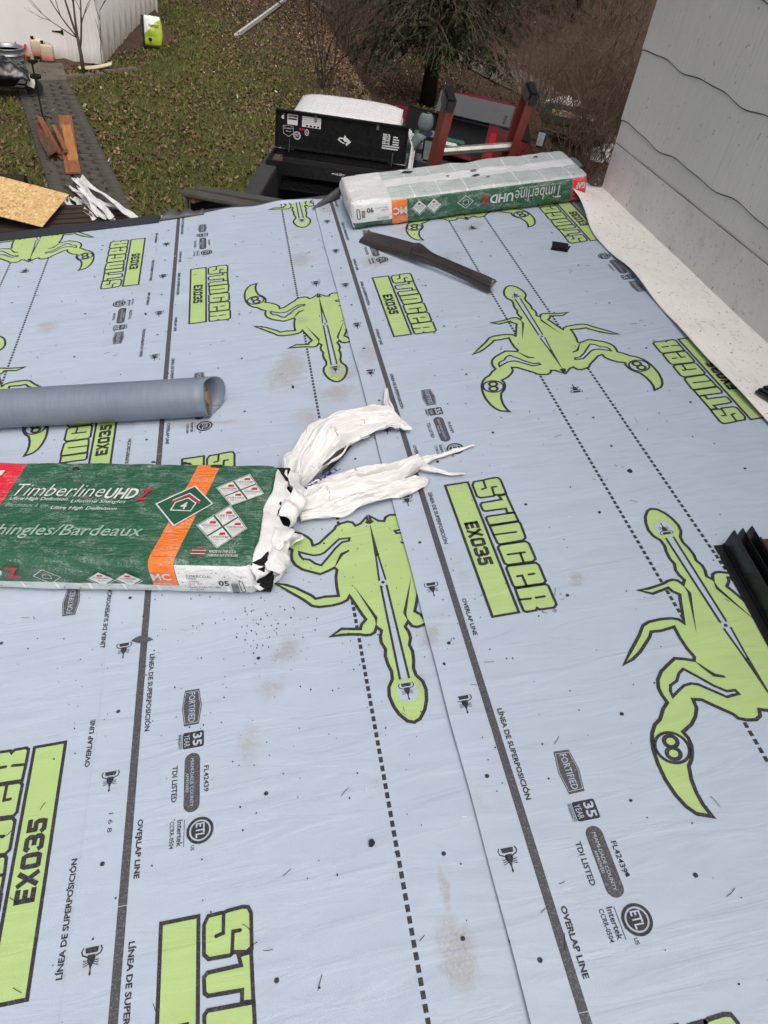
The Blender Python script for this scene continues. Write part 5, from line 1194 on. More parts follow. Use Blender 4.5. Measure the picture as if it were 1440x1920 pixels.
# ================================================================== vehicles
M_TYRE = mat('tyre', (.018, .018, .019), .8); M_RIM = mat('steel_rim', (.35, .35, .36), .35, .7); M_GLASS = mat('dark_auto_glass', (.012, .014, .016), .06, 0, .8, .1); M_LINER = mat('bed_liner_black', (.012, .012, .013), .7); M_BLKP = mat('black_powder_coat', (.010, .010, .011), .30, .1, .5)
def truck(name, M, label, paint, rail_mat, gate_open, group=None):
    e = empty(name, M, label, 'pickup truck', group); I = Matrix.Identity(4); W = 1.0
    def P(nm, mb, mt, par=e, smooth=False, bev=0.0): return mb.build(nm, mt, par, I, smooth, bev)
    m = MB(); m.box((0, .98, .80), (1.62, 1.92, .05)); P('bed_floor', m, M_LINER)
    for s in (-1, 1):
        m = MB(); prof = [(s * .80, .80), (s * .80, 1.40), (s * .99, 1.40), (s * 1.0, 1.15), (s * 1.0, .62), (s * .93, .55), (s * .9, .8)]
        m.loft([[(x, 0, z) for x, z in prof], [(x, .4, z) for x, z in prof], [(x, 1.95, z) for x, z in prof]]); b = P('bed_side', m, paint)
        m = MB(); m.box((s * .895, .975, 1.412), (.21, 1.97, .03)); P('rail_cap', m, rail_mat, b, bev=.008)
        m = MB(); m.box((s * .93, -.015, 1.08), (.12, .04, .42)); P('tail_light', m, mat('tail_light_red', (.35, .01, .012), .2), bev=.01)
        m = MB(); m.box((s * .79, 1.0, 1.1), (.015, 1.9, .58)); P('bed_liner_side', m, M_LINER)
        for y in (.62, 4.25):
            wg = empty('wheel', Matrix.Translation((s * .86, y, .39)) @ Matrix.Rotation(math.pi / 2, 4, 'Y')); wg.parent = e
            m = MB(); m.lathe([(.24, -.12), (.36, -.125), (.39, -.09), (.39, .09), (.36, .125), (.24, .12)], 28); m.build('tyre', M_TYRE, wg, I)
            m = MB(); m.lathe([(.0, -.02 + s * .09), (.10, .0 + s * .09), (.22, -.01 + s * .10), (.25, s * .115)], 20); m.build('rim', M_RIM, wg, I)
        if s < 0: continue
        m = MB(); m.box((s * 1.12, 3.15, 1.38), (.20, .05, .05)); mm = P('mirror', m, M_BLKP); m = MB(); m.box((s * 1.22, 3.16, 1.42), (.20, .10, .34)); P('mirror_housing', m, M_BLKP, mm, bev=.03)
        m = MB(); m.box((s * 1.22, 3.104, 1.42), (.15, .008, .26)); P('mirror_glass', m, mat('mirror_glass', (.35, .38, .40), .1, .6), mm)
    m = MB(); m.box((0, 1.945, 1.10), (1.62, .05, .60)); P('bed_front_wall', m, M_LINER)
    m = MB()
    if gate_open: m.box((0, -.30, .80), (1.55, .56, .06))
    else: m.box((0, .01, 1.08), (1.62, .06, .58))
    P('tailgate', m, paint, bev=.012)
    m = MB(); m.box((0, -.10, .58), (1.9, .14, .17)); P('bumper', m, M_RIM, bev=.03)
    m = MB(); m.box((0, 2.8, .40), (.9, 5.4, .20)); P('chassis', m, M_LINER)
    # cab lower body, greenhouse, roof
    def ring(y, hw, z0, z1, r=.10): return [(-hw, y, z0), (-hw, y, z1 - r), (-hw + r * .5, y, z1), (hw - r * .5, y, z1), (hw, y, z1 - r), (hw, y, z0)]
    m = MB(); m.loft([ring(2.03, .95, .5, 1.28), ring(2.2, 1.0, .46, 1.30), ring(3.7, 1.0, .46, 1.28), ring(3.95, .99, .5, 1.22), ring(5.35, .94, .55, 1.10), ring(5.55, .86, .58, .98)]); P('cab_body', m, paint, bev=.02)
    def gr(y, hw, z0, hw2, z1): return [(-hw, y, z0), (-hw2, y, z1), (hw2, y, z1), (hw, y, z0)]
    m = MB(); m.loft([gr(2.10, .90, 1.26, .70, 1.80), gr(2.25, .93, 1.28, .74, 1.86), gr(3.2, .93, 1.27, .74, 1.86), gr(3.95, .93, 1.22, .66, 1.62)]); P('greenhouse', m, paint, bev=.03)
    m = MB()
    def rf(u, v):
        x = (u - .5) * 1.52; y = 2.12 + 1.35 * v; k = (1 - (2 * u - 1) ** 6) * (1 - (2 * v - 1) ** 8)
        rib = .003 * sum(math.exp(-((u - c) / .009) ** 2) for c in (.17, .3, .43, .57, .7, .83)) * sst(.03, .10, v) * sst(.97, .9, v)
        return (x, y, 1.835 + .075 * k ** .7 + .02 * (1 - (2 * u - 1) ** 2) + rib)
    m.grid(rf, 120, 20); P('cab_roof', m, paint, smooth=True)
    m = MB(); m.add([(-.70, 2.085, 1.34), (.70, 2.085, 1.34), (.60, 2.09, 1.74), (-.60, 2.09, 1.74)], [(0, 1, 2, 3)]); P('rear_window', m, M_GLASS)
    m = MB(); m.add([(-.80, 4.02, 1.25), (.80, 4.02, 1.25), (.64, 3.62, 1.76), (-.64, 3.62, 1.76)], [(0, 1, 2, 3)]); P('windscreen', m, M_GLASS)
    for s in (-1, 1):
        m = MB(); m.add([(s * .945, 2.35, 1.32), (s * .945, 3.60, 1.32), (s * .78, 3.35, 1.74), (s * .78, 2.40, 1.76)], [(0, 1, 2, 3)]); P('side_window', m, M_GLASS)
        m = MB(); m.box((s * 1.003, 3.05, .90), (.012, 1.15, .70)); d = P('door', m, paint, bev=.005); m = MB(); m.box((s * 1.02, 2.62, 1.12), (.03, .16, .035)); P('door_handle', m, M_BLKP, d, bev=.006)
    m = MB(); m.box((0, 2.075, 1.825), (.36, .04, .055)); b = P('brake_light', m, mat('third_brake_light', (.35, .01, .012), .2), bev=.008)
    for s in (-1, 1): m = MB(); m.box((s * .13, 2.052, 1.825), (.085, .012, .045)); P('cargo_lamp', m, mat('clear_lens', (.85, .83, .78), .2), b)
    return e
WTH = R_(-14.0)
M_WPAINT = mat('white_truck_paint', (.72, .72, .70), .25, 0, .5, .06); M_RPAINT = mat('dark_red_truck_paint', (.13, .006, .012), .2, .1, .6, .2)
wt_ = truck('pickup_truck', TR(.905, 8.83, G0, WTH), 'white pickup with black bed and open black toolbox below the roof edge', M_WPAINT, mat('black_rail_cap', (.045, .044, .042), .6), True)
# toolbox across the bed, lid up against the cab: a thing resting on the truck
tbx = empty('toolbox', TR(.905, 8.83, G0, WTH) @ Matrix.Translation((0, 1.72, 1.43)), 'open black steel truck toolbox with stickers inside its raised lid', 'toolbox')
I4 = Matrix.Identity(4)
m = MB(); m.box((0, -.27, -.02), (1.86, .03, .17)); m.build('front_panel', M_BLKP, tbx, I4, bevel=.006)
m = MB(); m.box((0, .26, -.02), (1.86, .03, .17)); m.build('back_panel', M_BLKP, tbx, I4, bevel=.006)
m = MB(); m.box((0, 0, -.30), (1.50, .46, .02)); m.build('box_floor', M_BLKP, tbx, I4)
for s in (-1, 1): m = MB(); m.box((s * .915, 0, -.02), (.03, .51, .17)); m.build('end_panel', M_BLKP, tbx, I4, bevel=.006)
m = MB(); m.box((0, .12, -.1), (1.48, .28, .02)); m.build('inner_tray', M_BLKP, tbx, I4)
m = MB(); m.box((-.80, -.12, .02), (.14, .12, .12), taper=.8); m.build('tool_grip', mat('brown_leather', (.12, .06, .04), .7), tbx, I4, bevel=.02)
LID = Matrix.Translation((0, .25, .09)) @ Matrix.Rotation(R_(-4), 4, 'X')
m = MB(); m.box((0, 0, .235), (1.80, .03, .47)); m.box((0, -.03, .012), (1.80, .05, .02)); m.box((0, -.03, .462), (1.80, .05, .018)); m.box((-.892, -.03, .235), (.018, .05, .45)); m.box((.892, -.03, .235), (.018, .05, .45)); lid = m.build('lid', M_BLKP, tbx, LID)
for s in (-.70, .72): m = MB(); m.tube([(s, -.10, -.03), (s, -.045, .13)], .005, 8); m.build('gas_strut', mat('dark_strut', (.08, .08, .085), .4, .5), lid, I4)
M_WST = mat('white_sticker', (.62, .62, .62), .5, var=.15, scale=30); M_RST = mat('red_sticker', (.6, .03, .04), .5)
SK = [M_WST, M_BLKP, M_RST]
SM = Matrix.Translation((0, -.0165, 0)) @ Matrix.Rotation(math.pi / 2, 4, 'X')
def sticker(nm, fn): mm = Print(); fn(mm); mm.build(nm, SK, lid, SM)
def rect(mm, x0, x1, y0, y1, z, mi): mm.poly([(x0, y0), (x1, y0), (x1, y1), (x0, y1)], z, mi)
def s1(mm):
    rect(mm, -.745, -.605, .295, .420, 0, 0)
    for k, (a, b) in enumerate(((.385, .410), (.355, .375))): rect(mm, -.735, -.615, a, b, .0005, 1)
    rect(mm, -.735, -.690, .300, .335, .0005, 0); text_into(mm, 'WARNING', (-.73, .390), (-.65, .390), .013, .001, 0)
sticker('warning_label', s1)
def s2(mm):
    rect(mm, -.545, -.290, .290, .420, 0, 0)
    for k in range(5): text_into(mm, 'safety instructions', (-.535, .395 - k * .021), (-.30, .395 - k * .021), .010, .0005, 1)
    for k in range(4): rect(mm, -.49 + k * .05, -.46 + k * .05, .295, .318, .0005, 1)
sticker('instruction_label', s2)
def s3(mm): mm.poly(ell(-.805, .375, .020, .024, 18), 0, 0); mm.poly(ell(-.788, .378, .008, .009, 10), .0005, 1); mm.poly([(-.803, .402), (-.797, .416), (-.790, .418), (-.794, .405)], 0, 0)
sticker('fruit_sticker', s3)
def s4(mm): mm.ring(-.607, .170, .046, .008, 0, 0); mm.ring(-.607, .170, .036, .003, 0, 0); text_into(mm, 'JC', (-.632, .150), (-.582, .150), .042, 0, 0, .02)
sticker('round_sticker', s4)
def s5(mm): mm.stroke([(-.80, .27), (-.72, .285), (-.66, .27), (-.655, .19), (-.72, .145), (-.79, .175)], .004, 0, 0, True); text_into(mm, 'Custom', (-.785, .235), (-.67, .24), .022, 0, 0); text_into(mm, 'Shop', (-.76, .195), (-.69, .2), .020, 0, 0)
sticker('script_sticker', s5)
def s6(mm): text_into(mm, 'R/H', (-.575, .240), (-.505, .245), .030, 0, 2, .02); mm.stroke(ell(-.475, .225, .025, .036, 16), .008, 0, 0, True); text_into(mm, 'A', (-.488, .205), (-.462, .205), .038, 0, 0)
sticker('club_sticker', s6)
def s7(mm): mm.poly([(-.05, .195), (-.02, .225), (.03, .222), (.045, .260), (.065, .232), (.085, .222), (.135, .185), (.075, .125), (.060, .150), (.085, .180), (.045, .175), (.025, .205), (-.015, .205), (-.025, .190), (.0, .178), (.05, .160), (.045, .148), (-.01, .165)], 0, 0)
sticker('dog_head_emblem', s7)
def s8(mm):
    for k in range(6):
        y = .160 + k * .030; w = [.22, .235, .10, .10, .235, .20][k]
        rect(mm, .56, .66 if 2 <= k else .56 + w, y, y + .016, 0, 0)
        if 1 < k < 6: rect(mm, .70 if k > 1 else .56, .785 - (.02 if k == 5 else 0), y, y + .016, 0, 0)
    rect(mm, .56, .655, .245, .345, 0, 0)
    for a in range(4):
        for b in range(4): mm.poly(ell(.575 + a * .022, .258 + b * .024, .006, .006, 5), .0006, 1)
    text_into(mm, 'SCHRADE', (.610, .345), (.610, .215), .022, .0008, 1, .01)
sticker('letter_flag_emblem', s8)
for x in (-.36, .48):
    m = MB(); m.box((x, -.022, .415), (.03, .02, .07)); m.tube([(x - .02, -.03, .455), (x, -.045, .44), (x + .02, -.03, .455)], .006, 6); m.build('latch', M_RIM, lid, I4)
m = Print(); text_into(m, 'HUSKY', (.0, -.012), (.135, -.012), .030, 0, 0, .02, .2); m.poly([(-.055, -.010), (-.035, .012), (-.015, .014), (-.005, -.006), (-.02, -.004), (-.03, .004)], 0, 0); m.build('maker_lettering', SK, tbx, Matrix.Translation((0, -.2865, 0)) @ Matrix.Rotation(math.pi / 2, 4, 'X'))
# tool handle in the bed, grey plank box by the tail
hm = MB(); hm.tube([(-.62, 1.30, 1.02), (-.48, .95, .90)], .018, 8, 0); hm.tube([(-.48, .95, .90), (-.42, .78, .85)], .018, 8, 1); ho = hm.build('hammer_handle', [M_IRON, mat('orange_wood_handle', (.45, .22, .10), .6)], None, TR(.905, 8.83, G0, WTH)); tag(ho, 'tool with black grip and orange handle in the truck bed', 'tool')
M_GPL = mat('weathered_grey_plank', (.085, .078, .070), .85, 0, .2, .35, 3, .4, 30, (2, 12, 12))
cr = empty('timber_crate', Matrix.Identity(4), 'weathered grey plank-topped timber crate between lawn and truck tail', 'crate')
A = gz(341, 362, -1.75); B = gz(520, 392, -1.75); d = (B - A); d.z = 0; L = d.length; d.normalize(); n_ = Vector((-d.y, d.x, 0))
def cb_(p0, p1, w, h, nm, mt): m = MB(); m.bar(p0, p1, w, h); m.build(nm, mt, cr, I4, bevel=.006)
cb_(A + n_ * .04, B + n_ * .04 + Vector((0, 0, -.03)), .16, .035, 'top_plank', M_GPL); cb_(A + n_ * .20 + d * .1, B + n_ * .20, .13, .035, 'top_plank', M_GPL)
cb_(A + Vector((0, 0, -.16)) + n_ * .24, B + Vector((0, 0, -.16)) + n_ * .24, .03, .26, 'back_board', M_LINER); cb_(A + Vector((0, 0, -.33)) + n_ * .10, B + Vector((0, 0, -.33)) + n_ * .10, .30, .03, 'bottom_board', M_LINER)
cb_(A + d * .015 + Vector((0, 0, -.02)) + n_ * .10, A + d * .015 + Vector((0, 0, -1.7)) + n_ * .10, .26, .03, 'end_board', M_GPL)
cb_(A + d * .09 + n_ * .02 + Vector((0, 0, -.05)), A + d * .20 + n_ * .20 + Vector((0, 0, -.05)), .07, .09, 'wood_block', mat('fresh_wood_block', (.42, .26, .15), .7))
for k in (.08, .92): cb_(A + d * L * k + n_ * .12 + Vector((0, 0, -.34)), A + d * L * k + n_ * .12 + Vector((0, 0, -1.76)), .09, .09, 'leg', M_GPL)

# red pickup further down the drive
RTH = R_(-33.0); tbp = gz(888, 228, -2.75); 
RTM = Matrix.Rotation(RTH, 4, 'Z') @ Matrix.Rotation(R_(-15), 4, 'X'); RTM = Matrix.Translation(tbp - RTM @ Vector((0, 1.86, 1.43))) @ RTM
rt_ = truck('pickup_truck', RTM, 'dark red pickup parked down the drive behind the ladder', M_RPAINT, M_LINER, True)
tn = empty('tonneau_cover', RTM @ Matrix.Translation((0, 1.80, 1.43)), 'grey folding bed cover standing folded against the red truck cab', 'bed cover')
M_TON = mat('grey_vinyl_panel', (.075, .08, .085), .35, 0, .5, .25, 2)
for k in range(3): m = MB(); m.box((0, -.04 - k * .045, .20), (1.58, .028, .40)); m.build('panel', M_TON, tn, Matrix.Rotation(R_(-12), 4, 'X'), bevel=.006)
m = Print(); text_into(m, 'BAK', (.70, .05), (.70, .22), .06, 0, 0, .03); m.build('panel_lettering', M_BLKP, tn, Matrix.Rotation(R_(-12), 4, 'X') @ Matrix.Translation((0, -.146, 0)) @ Matrix.Rotation(math.pi / 2, 4, 'X'))
m = MB(); 
for k in range(3): m = MB(); m.box((-.25 + .1 * k, -.15 + .04 * k, .875 + .07 * k), (.95, .32, .065), Matrix.Rotation(.15 * k, 3, 'Z')); o = m.build('shingle_bundle', M_INK_G if k != 1 else M_WRAP2, None, RTM, bevel=.012); tag(o, ['lowest green bundle on the red truck tailgate', 'pale middle bundle on the red truck tailgate', 'topmost green bundle on the red truck tailgate'][k], 'shingle bundle', 'bundles on the red truck')

# ladder standing against the rake
ld = empty('extension_ladder', Matrix.Identity(4), 'red fibreglass ladder leaning on the roof edge behind the far bundle', 'ladder')
M_FG = mat('red_fibreglass', (.26, .035, .026), .5, 0, .4, .35, 5, .2, 40, (6, 6, 1), (.20, .06, .045)); M_ALU = mat('worn_aluminium', (.46, .45, .42), .4, .6, .5, .3, 8)
LT, LB_ = Vector((.735, 3.40, .475)), Vector((.665, 4.60, G0)); RT2, RB2 = Vector((1.110, 3.40, .525)), Vector((1.04, 4.60, G0))
for a, b, s in ((LT, LB_, 1), (RT2, RB2, -1)):
    d = (b - a).normalized(); upv = Vector((0, 1, .3)); m = MB()
    m.bar(a, b, .012, .085, upv); f1 = Vector((s * .014, 0, 0)); nv = Vector((0, -d.z, d.y)); nv.normalize()
    for q in (-.040, .040): m.bar(a + f1 + nv * q, b + f1 + nv * q, .034, .006, upv)
    m.build('rail', M_FG, ld, I4); m = MB(); m.bar(a - d * .035 + f1 * .6, a + d * .028 + f1 * .6, .046, .098, upv); m.build('rail_cap', M_BLKP, ld, I4, bevel=.008)
    m = MB(); m.bar(b + Vector((0, 0, .16)), b + Vector((0, 0, .03)), .06, .11, upv); m.build('rail_foot', M_BLKP, ld, I4)
Lr = (LB_ - LT).length
for k in range(13):
    t = (.235 + .305 * k) / Lr
    if t > .98: break
    a = LT.lerp(LB_, t); b = RT2.lerp(RB2, t); m = MB(); m.tube([a, b], .019, 8); m.build('rung', M_ALU, ld, I4)

# ------------------------------------------------------------------ person between the trucks
pq = Vector((3.13, 12.95, 0)); pq.z = gh(pq.x, pq.y)
pe = empty('person', TR(pq.x, pq.y, pq.z - .02, R_(35)) @ Matrix.Scale(.93, 4), 'person in teal hooded sweatshirt and dark jeans standing beside the white truck mirror', 'person')
M_HOOD = mat('teal_sweatshirt', (.125, .160, .168), .9, 0, .2, .25, 12, .4, 40); M_JEAN = mat('dark_jeans', (.022, .028, .045), .9, 0, .2, .3, 20); M_SKIN = mat('skin', (.46, .28, .20), .6); M_GLOVE = mat('white_glove', (.66, .66, .64), .8)
def skin_obj(nm, pts, edges, rad, mt, par, root=0, sub=2):
    me = bpy.data.meshes.new(nm); me.from_pydata(pts, edges, []); me.materials.append(mt); o = link(nm, me, par, I4)
    md = o.modifiers.new('skin', 'SKIN'); md.use_smooth_shade = True
    sv_ = me.skin_vertices[0].data
    for i, r in enumerate(rad): sv_[i].radius = r if isinstance(r, tuple) else (r, r)
    sv_[root].use_root = True
    o.modifiers.new('sub', 'SUBSURF').levels = sub; o.modifiers['sub'].render_levels = sub
    return o
# body: pelvis 0, spine, neck, head; faces +y (away from the roof), left arm forward to the mirror
pts = [(0, 0, .90), (0, .02, 1.10), (0, .03, 1.30), (0, .03, 1.42), (0, .05, 1.50), (0, .07, 1.60), (0, .07, 1.68), (-.17, .03, 1.36), (-.27, .10, 1.14), (-.24, .32, 1.10), (.17, .03, 1.36), (.25, .06, 1.12), (.20, .26, 1.02), (-.10, 0, .84), (-.12, .03, .47), (-.13, -.02, .08), (-.13, .12, .03), (.10, 0, .84), (.12, .05, .47), (.13, .0, .08), (.13, .14, .03)]
ed = [(0, 1), (1, 2), (2, 3), (3, 4), (4, 5), (5, 6), (3, 7), (7, 8), (8, 9), (3, 10), (10, 11), (11, 12), (0, 13), (13, 14), (14, 15), (15, 16), (0, 17), (17, 18), (18, 19), (19, 20)]
rd_ = [(.16, .12), (.155, .12), (.17, .12), (.10, .09), .062, .082, .07, .075, .055, .042, .075, .055, .042, .095, .068, .05, .042, .095, .068, .05, .042]
body = skin_obj('body', pts, ed, rd_, M_JEAN, pe)
pts2 = [(0, 0, .88), (0, .02, 1.10), (0, .03, 1.32), (0, .03, 1.43), (-.18, .03, 1.37), (-.28, .10, 1.14), (-.245, .30, 1.10), (.18, .03, 1.37), (.26, .06, 1.12), (.21, .24, 1.03)]
skin_obj('sweatshirt', pts2, [(0, 1), (1, 2), (2, 3), (3, 4), (4, 5), (5, 6), (3, 7), (7, 8), (8, 9)], [(.195, .155), (.185, .15), (.195, .145), (.12, .11), .098, .075, .060, .098, .075, .060], M_HOOD, pe)
m = MB()
def hoodf(u, v):
    a = -2.25 + 4.5 * u; b = -1.1 + 2.55 * v; r = .125 * (1 + .04 * math.sin(u * 20)); cb = max(0, math.cos(b * .95))
    return (r * math.sin(a) * (.35 + .65 * cb), .06 - r * 1.06 * math.cos(a) * (.35 + .65 * cb), 1.60 + .145 * math.sin(b))
ribbon('hood', hoodf, 24, 16, M_HOOD, pe, I4, .012)
def face():
    m = MB(); m.lathe([(.0, -.12), (.045, -.105), (.075, -.04), (.082, .03), (.07, .09), (.0, .115)], 18, (0, .075, 1.61)); m.box((0, .165, 1.60), (.026, .03, .04), taper=.5); m.box((0, .155, 1.555), (.045, .01, .012))
    for s in (-1, 1): m.lathe([(.0, -.008), (.011, 0), (.0, .008)], 8, (s * .032, .150, 1.625)); m.box((s * .085, .07, 1.61), (.014, .035, .05))
    return m
face().build('face', M_SKIN, pe, I4, smooth=True)
for (hx, hy, hz, s) in ((-.235, .36, 1.095, -1), (.195, .31, 1.01, 1)):
    m = MB(); m.box((hx, hy, hz), (.045, .085, .085)); 
    for k in range(4): z = hz + .030 - .021 * k; m.tube([(hx, hy + .035, z), (hx + .004 * s, hy + .075, z - .004), (hx - s * .018, hy + .095 - .006 * abs(k - 1), z - .008), (hx - s * .035, hy + .080, z - .01)], [.011, .010, .009, .007], 6)
    m.tube([(hx, hy - .02, hz + .035), (hx - s * .022, hy + .02, hz + .065), (hx - s * .03, hy + .05, hz + .062)], [.013, .011, .009], 6)
    m.build('gloved_hand', M_GLOVE, pe, I4, smooth=True, bevel=0)
for s in (-1, 1): m = MB(); m.box((s * .13, .06, .045), (.10, .27, .09), taper=.85); m.build('boot', mat('dark_boot', (.03, .025, .02), .7), pe, I4, bevel=.02)

# ================================================================== trees, thicket
def perp(d):
    x = d.cross(Vector((0, 0, 1)))
    if x.length < .1: x = d.cross(Vector((1, 0, 0)))
    return x.normalized()
class Twigs(MB):
    def branch(s, p, d, L, r, depth, seg=5, curve=.25, kids=4, spread=.7, upb=.25, shrink=.62, n=3):
        pts = [p.copy()]; q = p.copy(); dd = d.normalized(); pos = []
        for k in range(seg):
            dd = (dd + Vector((rng.normal(), rng.normal(), rng.normal())) * curve * .35 + Vector((0, 0, upb * .25))).normalized(); q = q + dd * (L / seg); pts.append(q.copy()); pos.append((q.copy(), dd.copy(), (k + 1) / seg))
        s.tube(pts, [max(.0025, r * (1 - .72 * i / seg)) for i in range(seg + 1)], n if depth < 2 else 3, 0, False)
        if depth <= 0: return
        for k in range(kids):
            i = int(rng.integers(1, seg)); c, cd, t = pos[i]; x = perp(cd); y = cd.cross(x); a = rng.random() * 6.28
            nd = (cd + (x * math.cos(a) + y * math.sin(a)) * spread * rng.uniform(.6, 1.3)).normalized()
            s.branch(c, nd, L * shrink * rng.uniform(.6, 1.15), r * .55, depth - 1, max(3, seg - 1), curve, kids, spread, upb, shrink, n)
M_TWIG = mat('brown_twig', (.140, .096, .070), .9, 0, .15, .4, 3); M_TWIGD = mat('dark_twig', (.075, .055, .047), .9, 0, .15, .4, 3); M_TRUNK = mat('grey_brown_bark', (.11, .085, .065), .95, 0, .1, .45, 6, .8, 30)
def shrub(name, base, stems, L, label, mt, spread=.55, lean=Vector((0, 0, 0)), r=.018, kids=4, depth=2, rad=.35, group='bare shrubs at the wood edge'):
    t = Twigs()
    for k in range(stems):
        a = rng.random() * 6.28; q = rad * math.sqrt(rng.random()); b = Vector((q * math.cos(a), q * math.sin(a), -.05))
        d = Vector((math.cos(a) * spread * rng.uniform(.2, 1.1), math.sin(a) * spread * rng.uniform(.2, 1.1), 1)) + lean
        t.branch(b, d, L * rng.uniform(.5, 1.12), r * rng.uniform(.7, 1.2), depth, 6, .55, kids, .95, .05, .5)
    e = empty(name, Matrix.Translation((base.x, base.y, gsurf(base.x, base.y))), label, 'shrub', group)
    t.build('branches', mt, e, I4, smooth=True); return e
shrub('bare_shrub', gp(1062, 322), 80, 3.4, 'dense bare brown shrub between red truck and grey wall, nearest one', M_TWIG, .60, Vector((-.05, 0, 0)), .017, 5, 2, .75)
shrub('bare_shrub', gp(1150, 300), 85, 3.9, 'dense bare brown shrub partly hidden by the grey wall', M_TWIG, .55, Vector((-.05, 0, 0)), .017, 5, 2, .75)
shrub('bare_shrub', gp(1010, 215), 44, 3.6, 'thin bare shrub behind the red truck cab on the right', M_TWIGD, .55, Vector((0, 0, 0)), .014, 4, 2, .8)
shrub('multi_stem_shrub', gp(605, 165), 9, 3.3, 'multi-stemmed bare shrub on the lawn behind the white truck cab', M_TWIGD, .28, Vector((.02, 0, 0)), .022, 4, 2, .18)
for i, (px, py, n, L, lab) in enumerate([(650, 92, 22, 2.6, 'dark brushy thicket just behind the multi-stemmed shrub'), (705, 120, 22, 2.4, 'dark brushy thicket left of the evergreen trunk, nearer clump'), (742, 66, 22, 2.8, 'dark brushy thicket left of the evergreen trunk, farther clump'), (600, 40, 16, 2.4, 'dark brushy thicket at the end of the white gutters'), (690, 25, 20, 3.0, 'dark brushy thicket at the top of the picture'), (860, 150, 14, 2.0, 'low brush between evergreen trunk and red truck cab'), (905, 60, 18, 3.0, 'brush on the far side of the gravel lane'), (1010, 85, 18, 3.2, 'brush beyond the lane behind the brown shrubs'), (1110, 60, 18, 3.4, 'brush beyond the lane next to the grey wall')]):
    shrub('brush', gp(px, py), int(n * 1.7), L, lab, M_TWIGD, .7, Vector((0, 0, 0)), .013, 4, 2, 1.3, 'brush clumps along the wood')
# sapling by the shed
sp_o = gp(157, 138); t = Twigs(); t.tube([(0, 0, -.05), (.0, 0, .4), (-.02, 0, .75)], [.05, .042, .036], 8)
se = empty('sapling', Matrix.Translation((sp_o.x, sp_o.y, gsurf(sp_o.x, sp_o.y))), 'young bare tree with forked trunk in front of the white shed', 'tree')
t.build('trunk', M_TRUNK, se, I4, smooth=True); t = Twigs()
for d, L, r in ((Vector((-.25, 0, 1)), 1.9, .03), (Vector((.25, 0, 1)), 1.7, .028), (Vector((.02, .2, 1)), 2.0, .03), (Vector((-.5, 0, .7)), 1.5, .02), (Vector((-1, 0, .45)), 1.2, .014)):
    t.branch(Vector((-.015, 0, .72 if L != 1.7 else .45)), d, L, r, 2, 6, .18, 4, .5, .3, .5, 5)
t.build('crown', M_TRUNK, se, I4, smooth=True)
sq = gp(193, 128); t = Twigs(); t.branch(Vector((0, 0, -.05)), Vector((-.05, 0, 1)), 1.3, .016, 2, 6, .2, 4, .6, .2, .5, 4); so2 = empty('small_sapling', Matrix.Translation((sq.x, sq.y, gsurf(sq.x, sq.y))), 'slender bare sapling at the shed corner', 'tree'); t.build('crown', M_TRUNK, so2, I4, smooth=True)
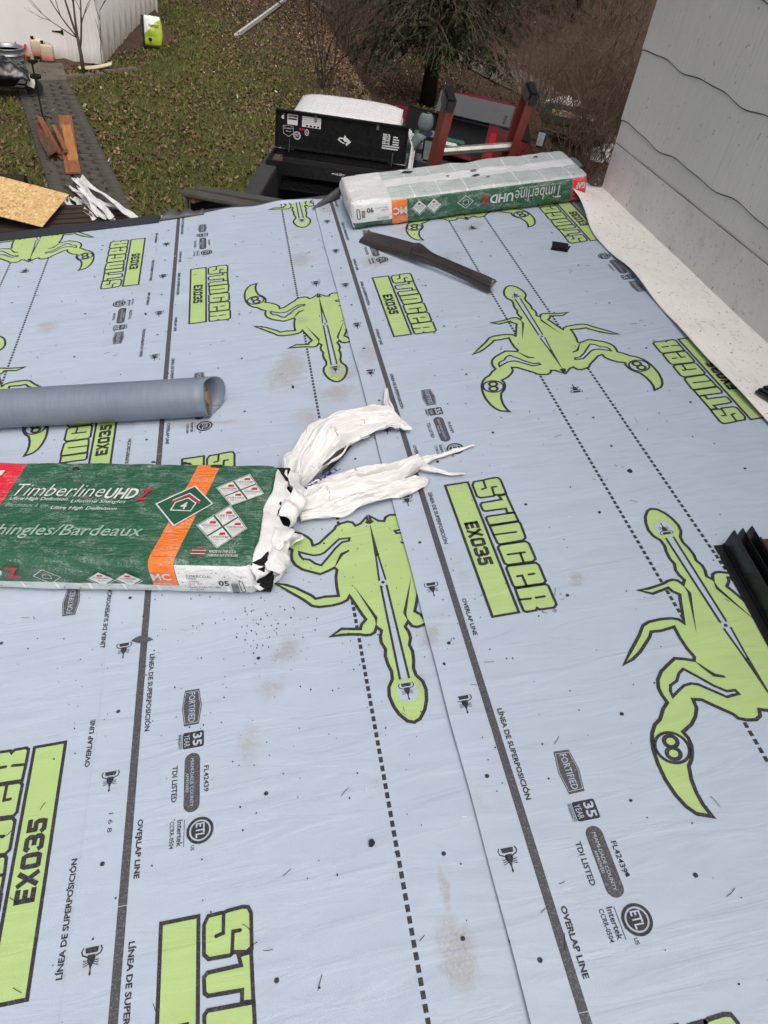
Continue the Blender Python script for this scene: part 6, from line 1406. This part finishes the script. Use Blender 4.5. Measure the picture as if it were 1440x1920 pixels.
# evergreens
M_NEED = [mat('hemlock_needles', c, .75, 0, .2, .35, 2) for c in ((.030, .042, .018), (.045, .055, .022), (.070, .068, .032), (.020, .028, .014))]
def conifer(base, H, z0, spreadr, nb, label, rtr=.20, lean=(0, 0)):
    e = empty('evergreen_tree', Matrix.Translation((base.x, base.y, gsurf(base.x, base.y))), label, 'tree', 'evergreens by the lane')
    m = MB(); m.tube([(0, 0, -.1), (lean[0] * .3, lean[1] * .3, H * .3), (lean[0], lean[1], H)], [rtr * 1.15, rtr * .85, .03], 12); m.build('trunk', mat('dark_evergreen_bark', (.030, .024, .020), .95, 0, .1, .4, 5, .8, 25), e, I4, smooth=True)
    bm_ = Twigs(); v = []; f = []; mi = []
    for k in range(nb):
        t_ = rng.random(); z = z0 + (H - z0) * t_; a = rng.random() * 6.28; L = spreadr * (1 - .75 * t_) * rng.uniform(.55, 1.1); c = Vector((lean[0] * z / H, lean[1] * z / H, z)); d = Vector((math.cos(a), math.sin(a), .10)); pts = [c.copy()]; q = c.copy()
        for j in range(7):
            d = (d + Vector((rng.normal() * .14, rng.normal() * .14, -.10 + rng.normal() * .05))).normalized(); q = q + d * (L / 7); pts.append(q.copy())
            x = perp(d)
            for sd_ in (-1, 1):
                tl = rng.uniform(.25, .75) * (1.15 - .6 * j / 7); td = (x * sd_ * rng.uniform(.5, 1.2) + d * rng.uniform(.2, .9) + Vector((0, 0, -rng.uniform(.2, .9)))).normalized(); o0 = q - d * (L / 7) * rng.random()
                for i_ in range(15):
                    tt = rng.random(); o = o0 + td * tl * tt + Vector((0, 0, -.25 * tl * tt * tt)); l = rng.uniform(.07, .22); dr = (td * rng.uniform(0, 1) + Vector((rng.normal() * .5, rng.normal() * .5, -rng.uniform(.1, 1.1)))).normalized(); w = dr.cross(Vector((rng.normal(), rng.normal(), rng.normal()))).normalized() * rng.uniform(.008, .019)
                    b = len(v); v.extend([tuple(o - w), tuple(o + w), tuple(o + dr * l * .6 + w * 1.3), tuple(o + dr * l), tuple(o + dr * l * .6 - w * 1.3)]); f.append((b, b + 1, b + 2, b + 3, b + 4)); mi.append(int(rng.choice(4, p=[.4, .25, .15, .2])))
        bm_.tube(pts, [.028 * (1 - .8 * i / 7) + .004 for i in range(8)], 4, 0, False)
    bm_.build('limbs', M_TWIGD, e, I4); me = bpy.data.meshes.new('crown'); me.from_pydata(v, [], f)
    for q in M_NEED: me.materials.append(q)
    me.polygons.foreach_set('material_index', mi); link('crown', me, e, I4)
conifer(gp(800, 198), 10, 1.7, 4.0, 230, 'tall dark evergreen with drooping boughs behind the red truck', .24, (.25, .3))
conifer(gp(905, 72), 11, .8, 4.2, 170, 'dark evergreen beyond the lane, right of the nearest trunk', .22)
conifer(gp(1075, 42), 11, .6, 4.4, 170, 'dark evergreen at the top right behind the bare shrubs', .22)
conifer(gp(735, -20), 12, .6, 4.4, 170, 'dark evergreen at the top centre behind the thicket', .22)
# trailer with boards and white sheeting behind the bare shrubs
tq = gp(1085, 268); tr_ = empty('flatbed_trailer', TR(tq.x, tq.y, gh(tq.x, tq.y), R_(-18)), 'green flatbed trailer loaded with pale boards behind the bare shrubs', 'trailer')
M_GRN = mat('green_trailer_paint', (.02, .13, .075), .5)
m = MB(); m.box((0, 0, .62), (2.6, 1.5, .10)); m.build('deck', M_GRN, tr_, I4)
for s in (-1, 1): m = MB(); m.box((0, s * .78, .74), (2.6, .06, .22)); m.build('side_rail', M_GRN, tr_, I4); m = MB(); m.tube([(0, s * .80, .30), (0, s * .98, .30)], .30, 20); m.build('wheel', M_TYRE, tr_, I4)
for k in range(4): m = MB(); m.box((-.3, -.45 + .3 * k, .71), (1.5, .26, .05)); m.build('load_board', mat('tan_board', (.48, .33, .22), .7), tr_, I4)
for i, (px, py, w, h, lab) in enumerate([(1120, 262, .9, .5, 'white crumpled sheeting beside the green trailer, larger pile'), (1060, 205, 1.0, .35, 'white sheeting lying behind the green trailer'), (1135, 300, .7, .4, 'white crumpled sheeting nearest the grey wall')]):
    q = gp(px, py); o = ribbon('white_sheeting', (lambda w, h, i: lambda u, v: Vector(((u - .5) * w * 1.6, (v - .5) * w, .03 + h * math.sin(math.pi * u) ** .7 * math.sin(math.pi * v) ** .7)) + crump(u * w, v * w, i, .22, 4, i))(w, h, i), 18, 14, M_TRIM, None, Matrix.Translation((q.x, q.y, gsurf(q.x, q.y))), .004, smooth=False); tag(o, lab, 'sheeting', 'white sheeting piles')
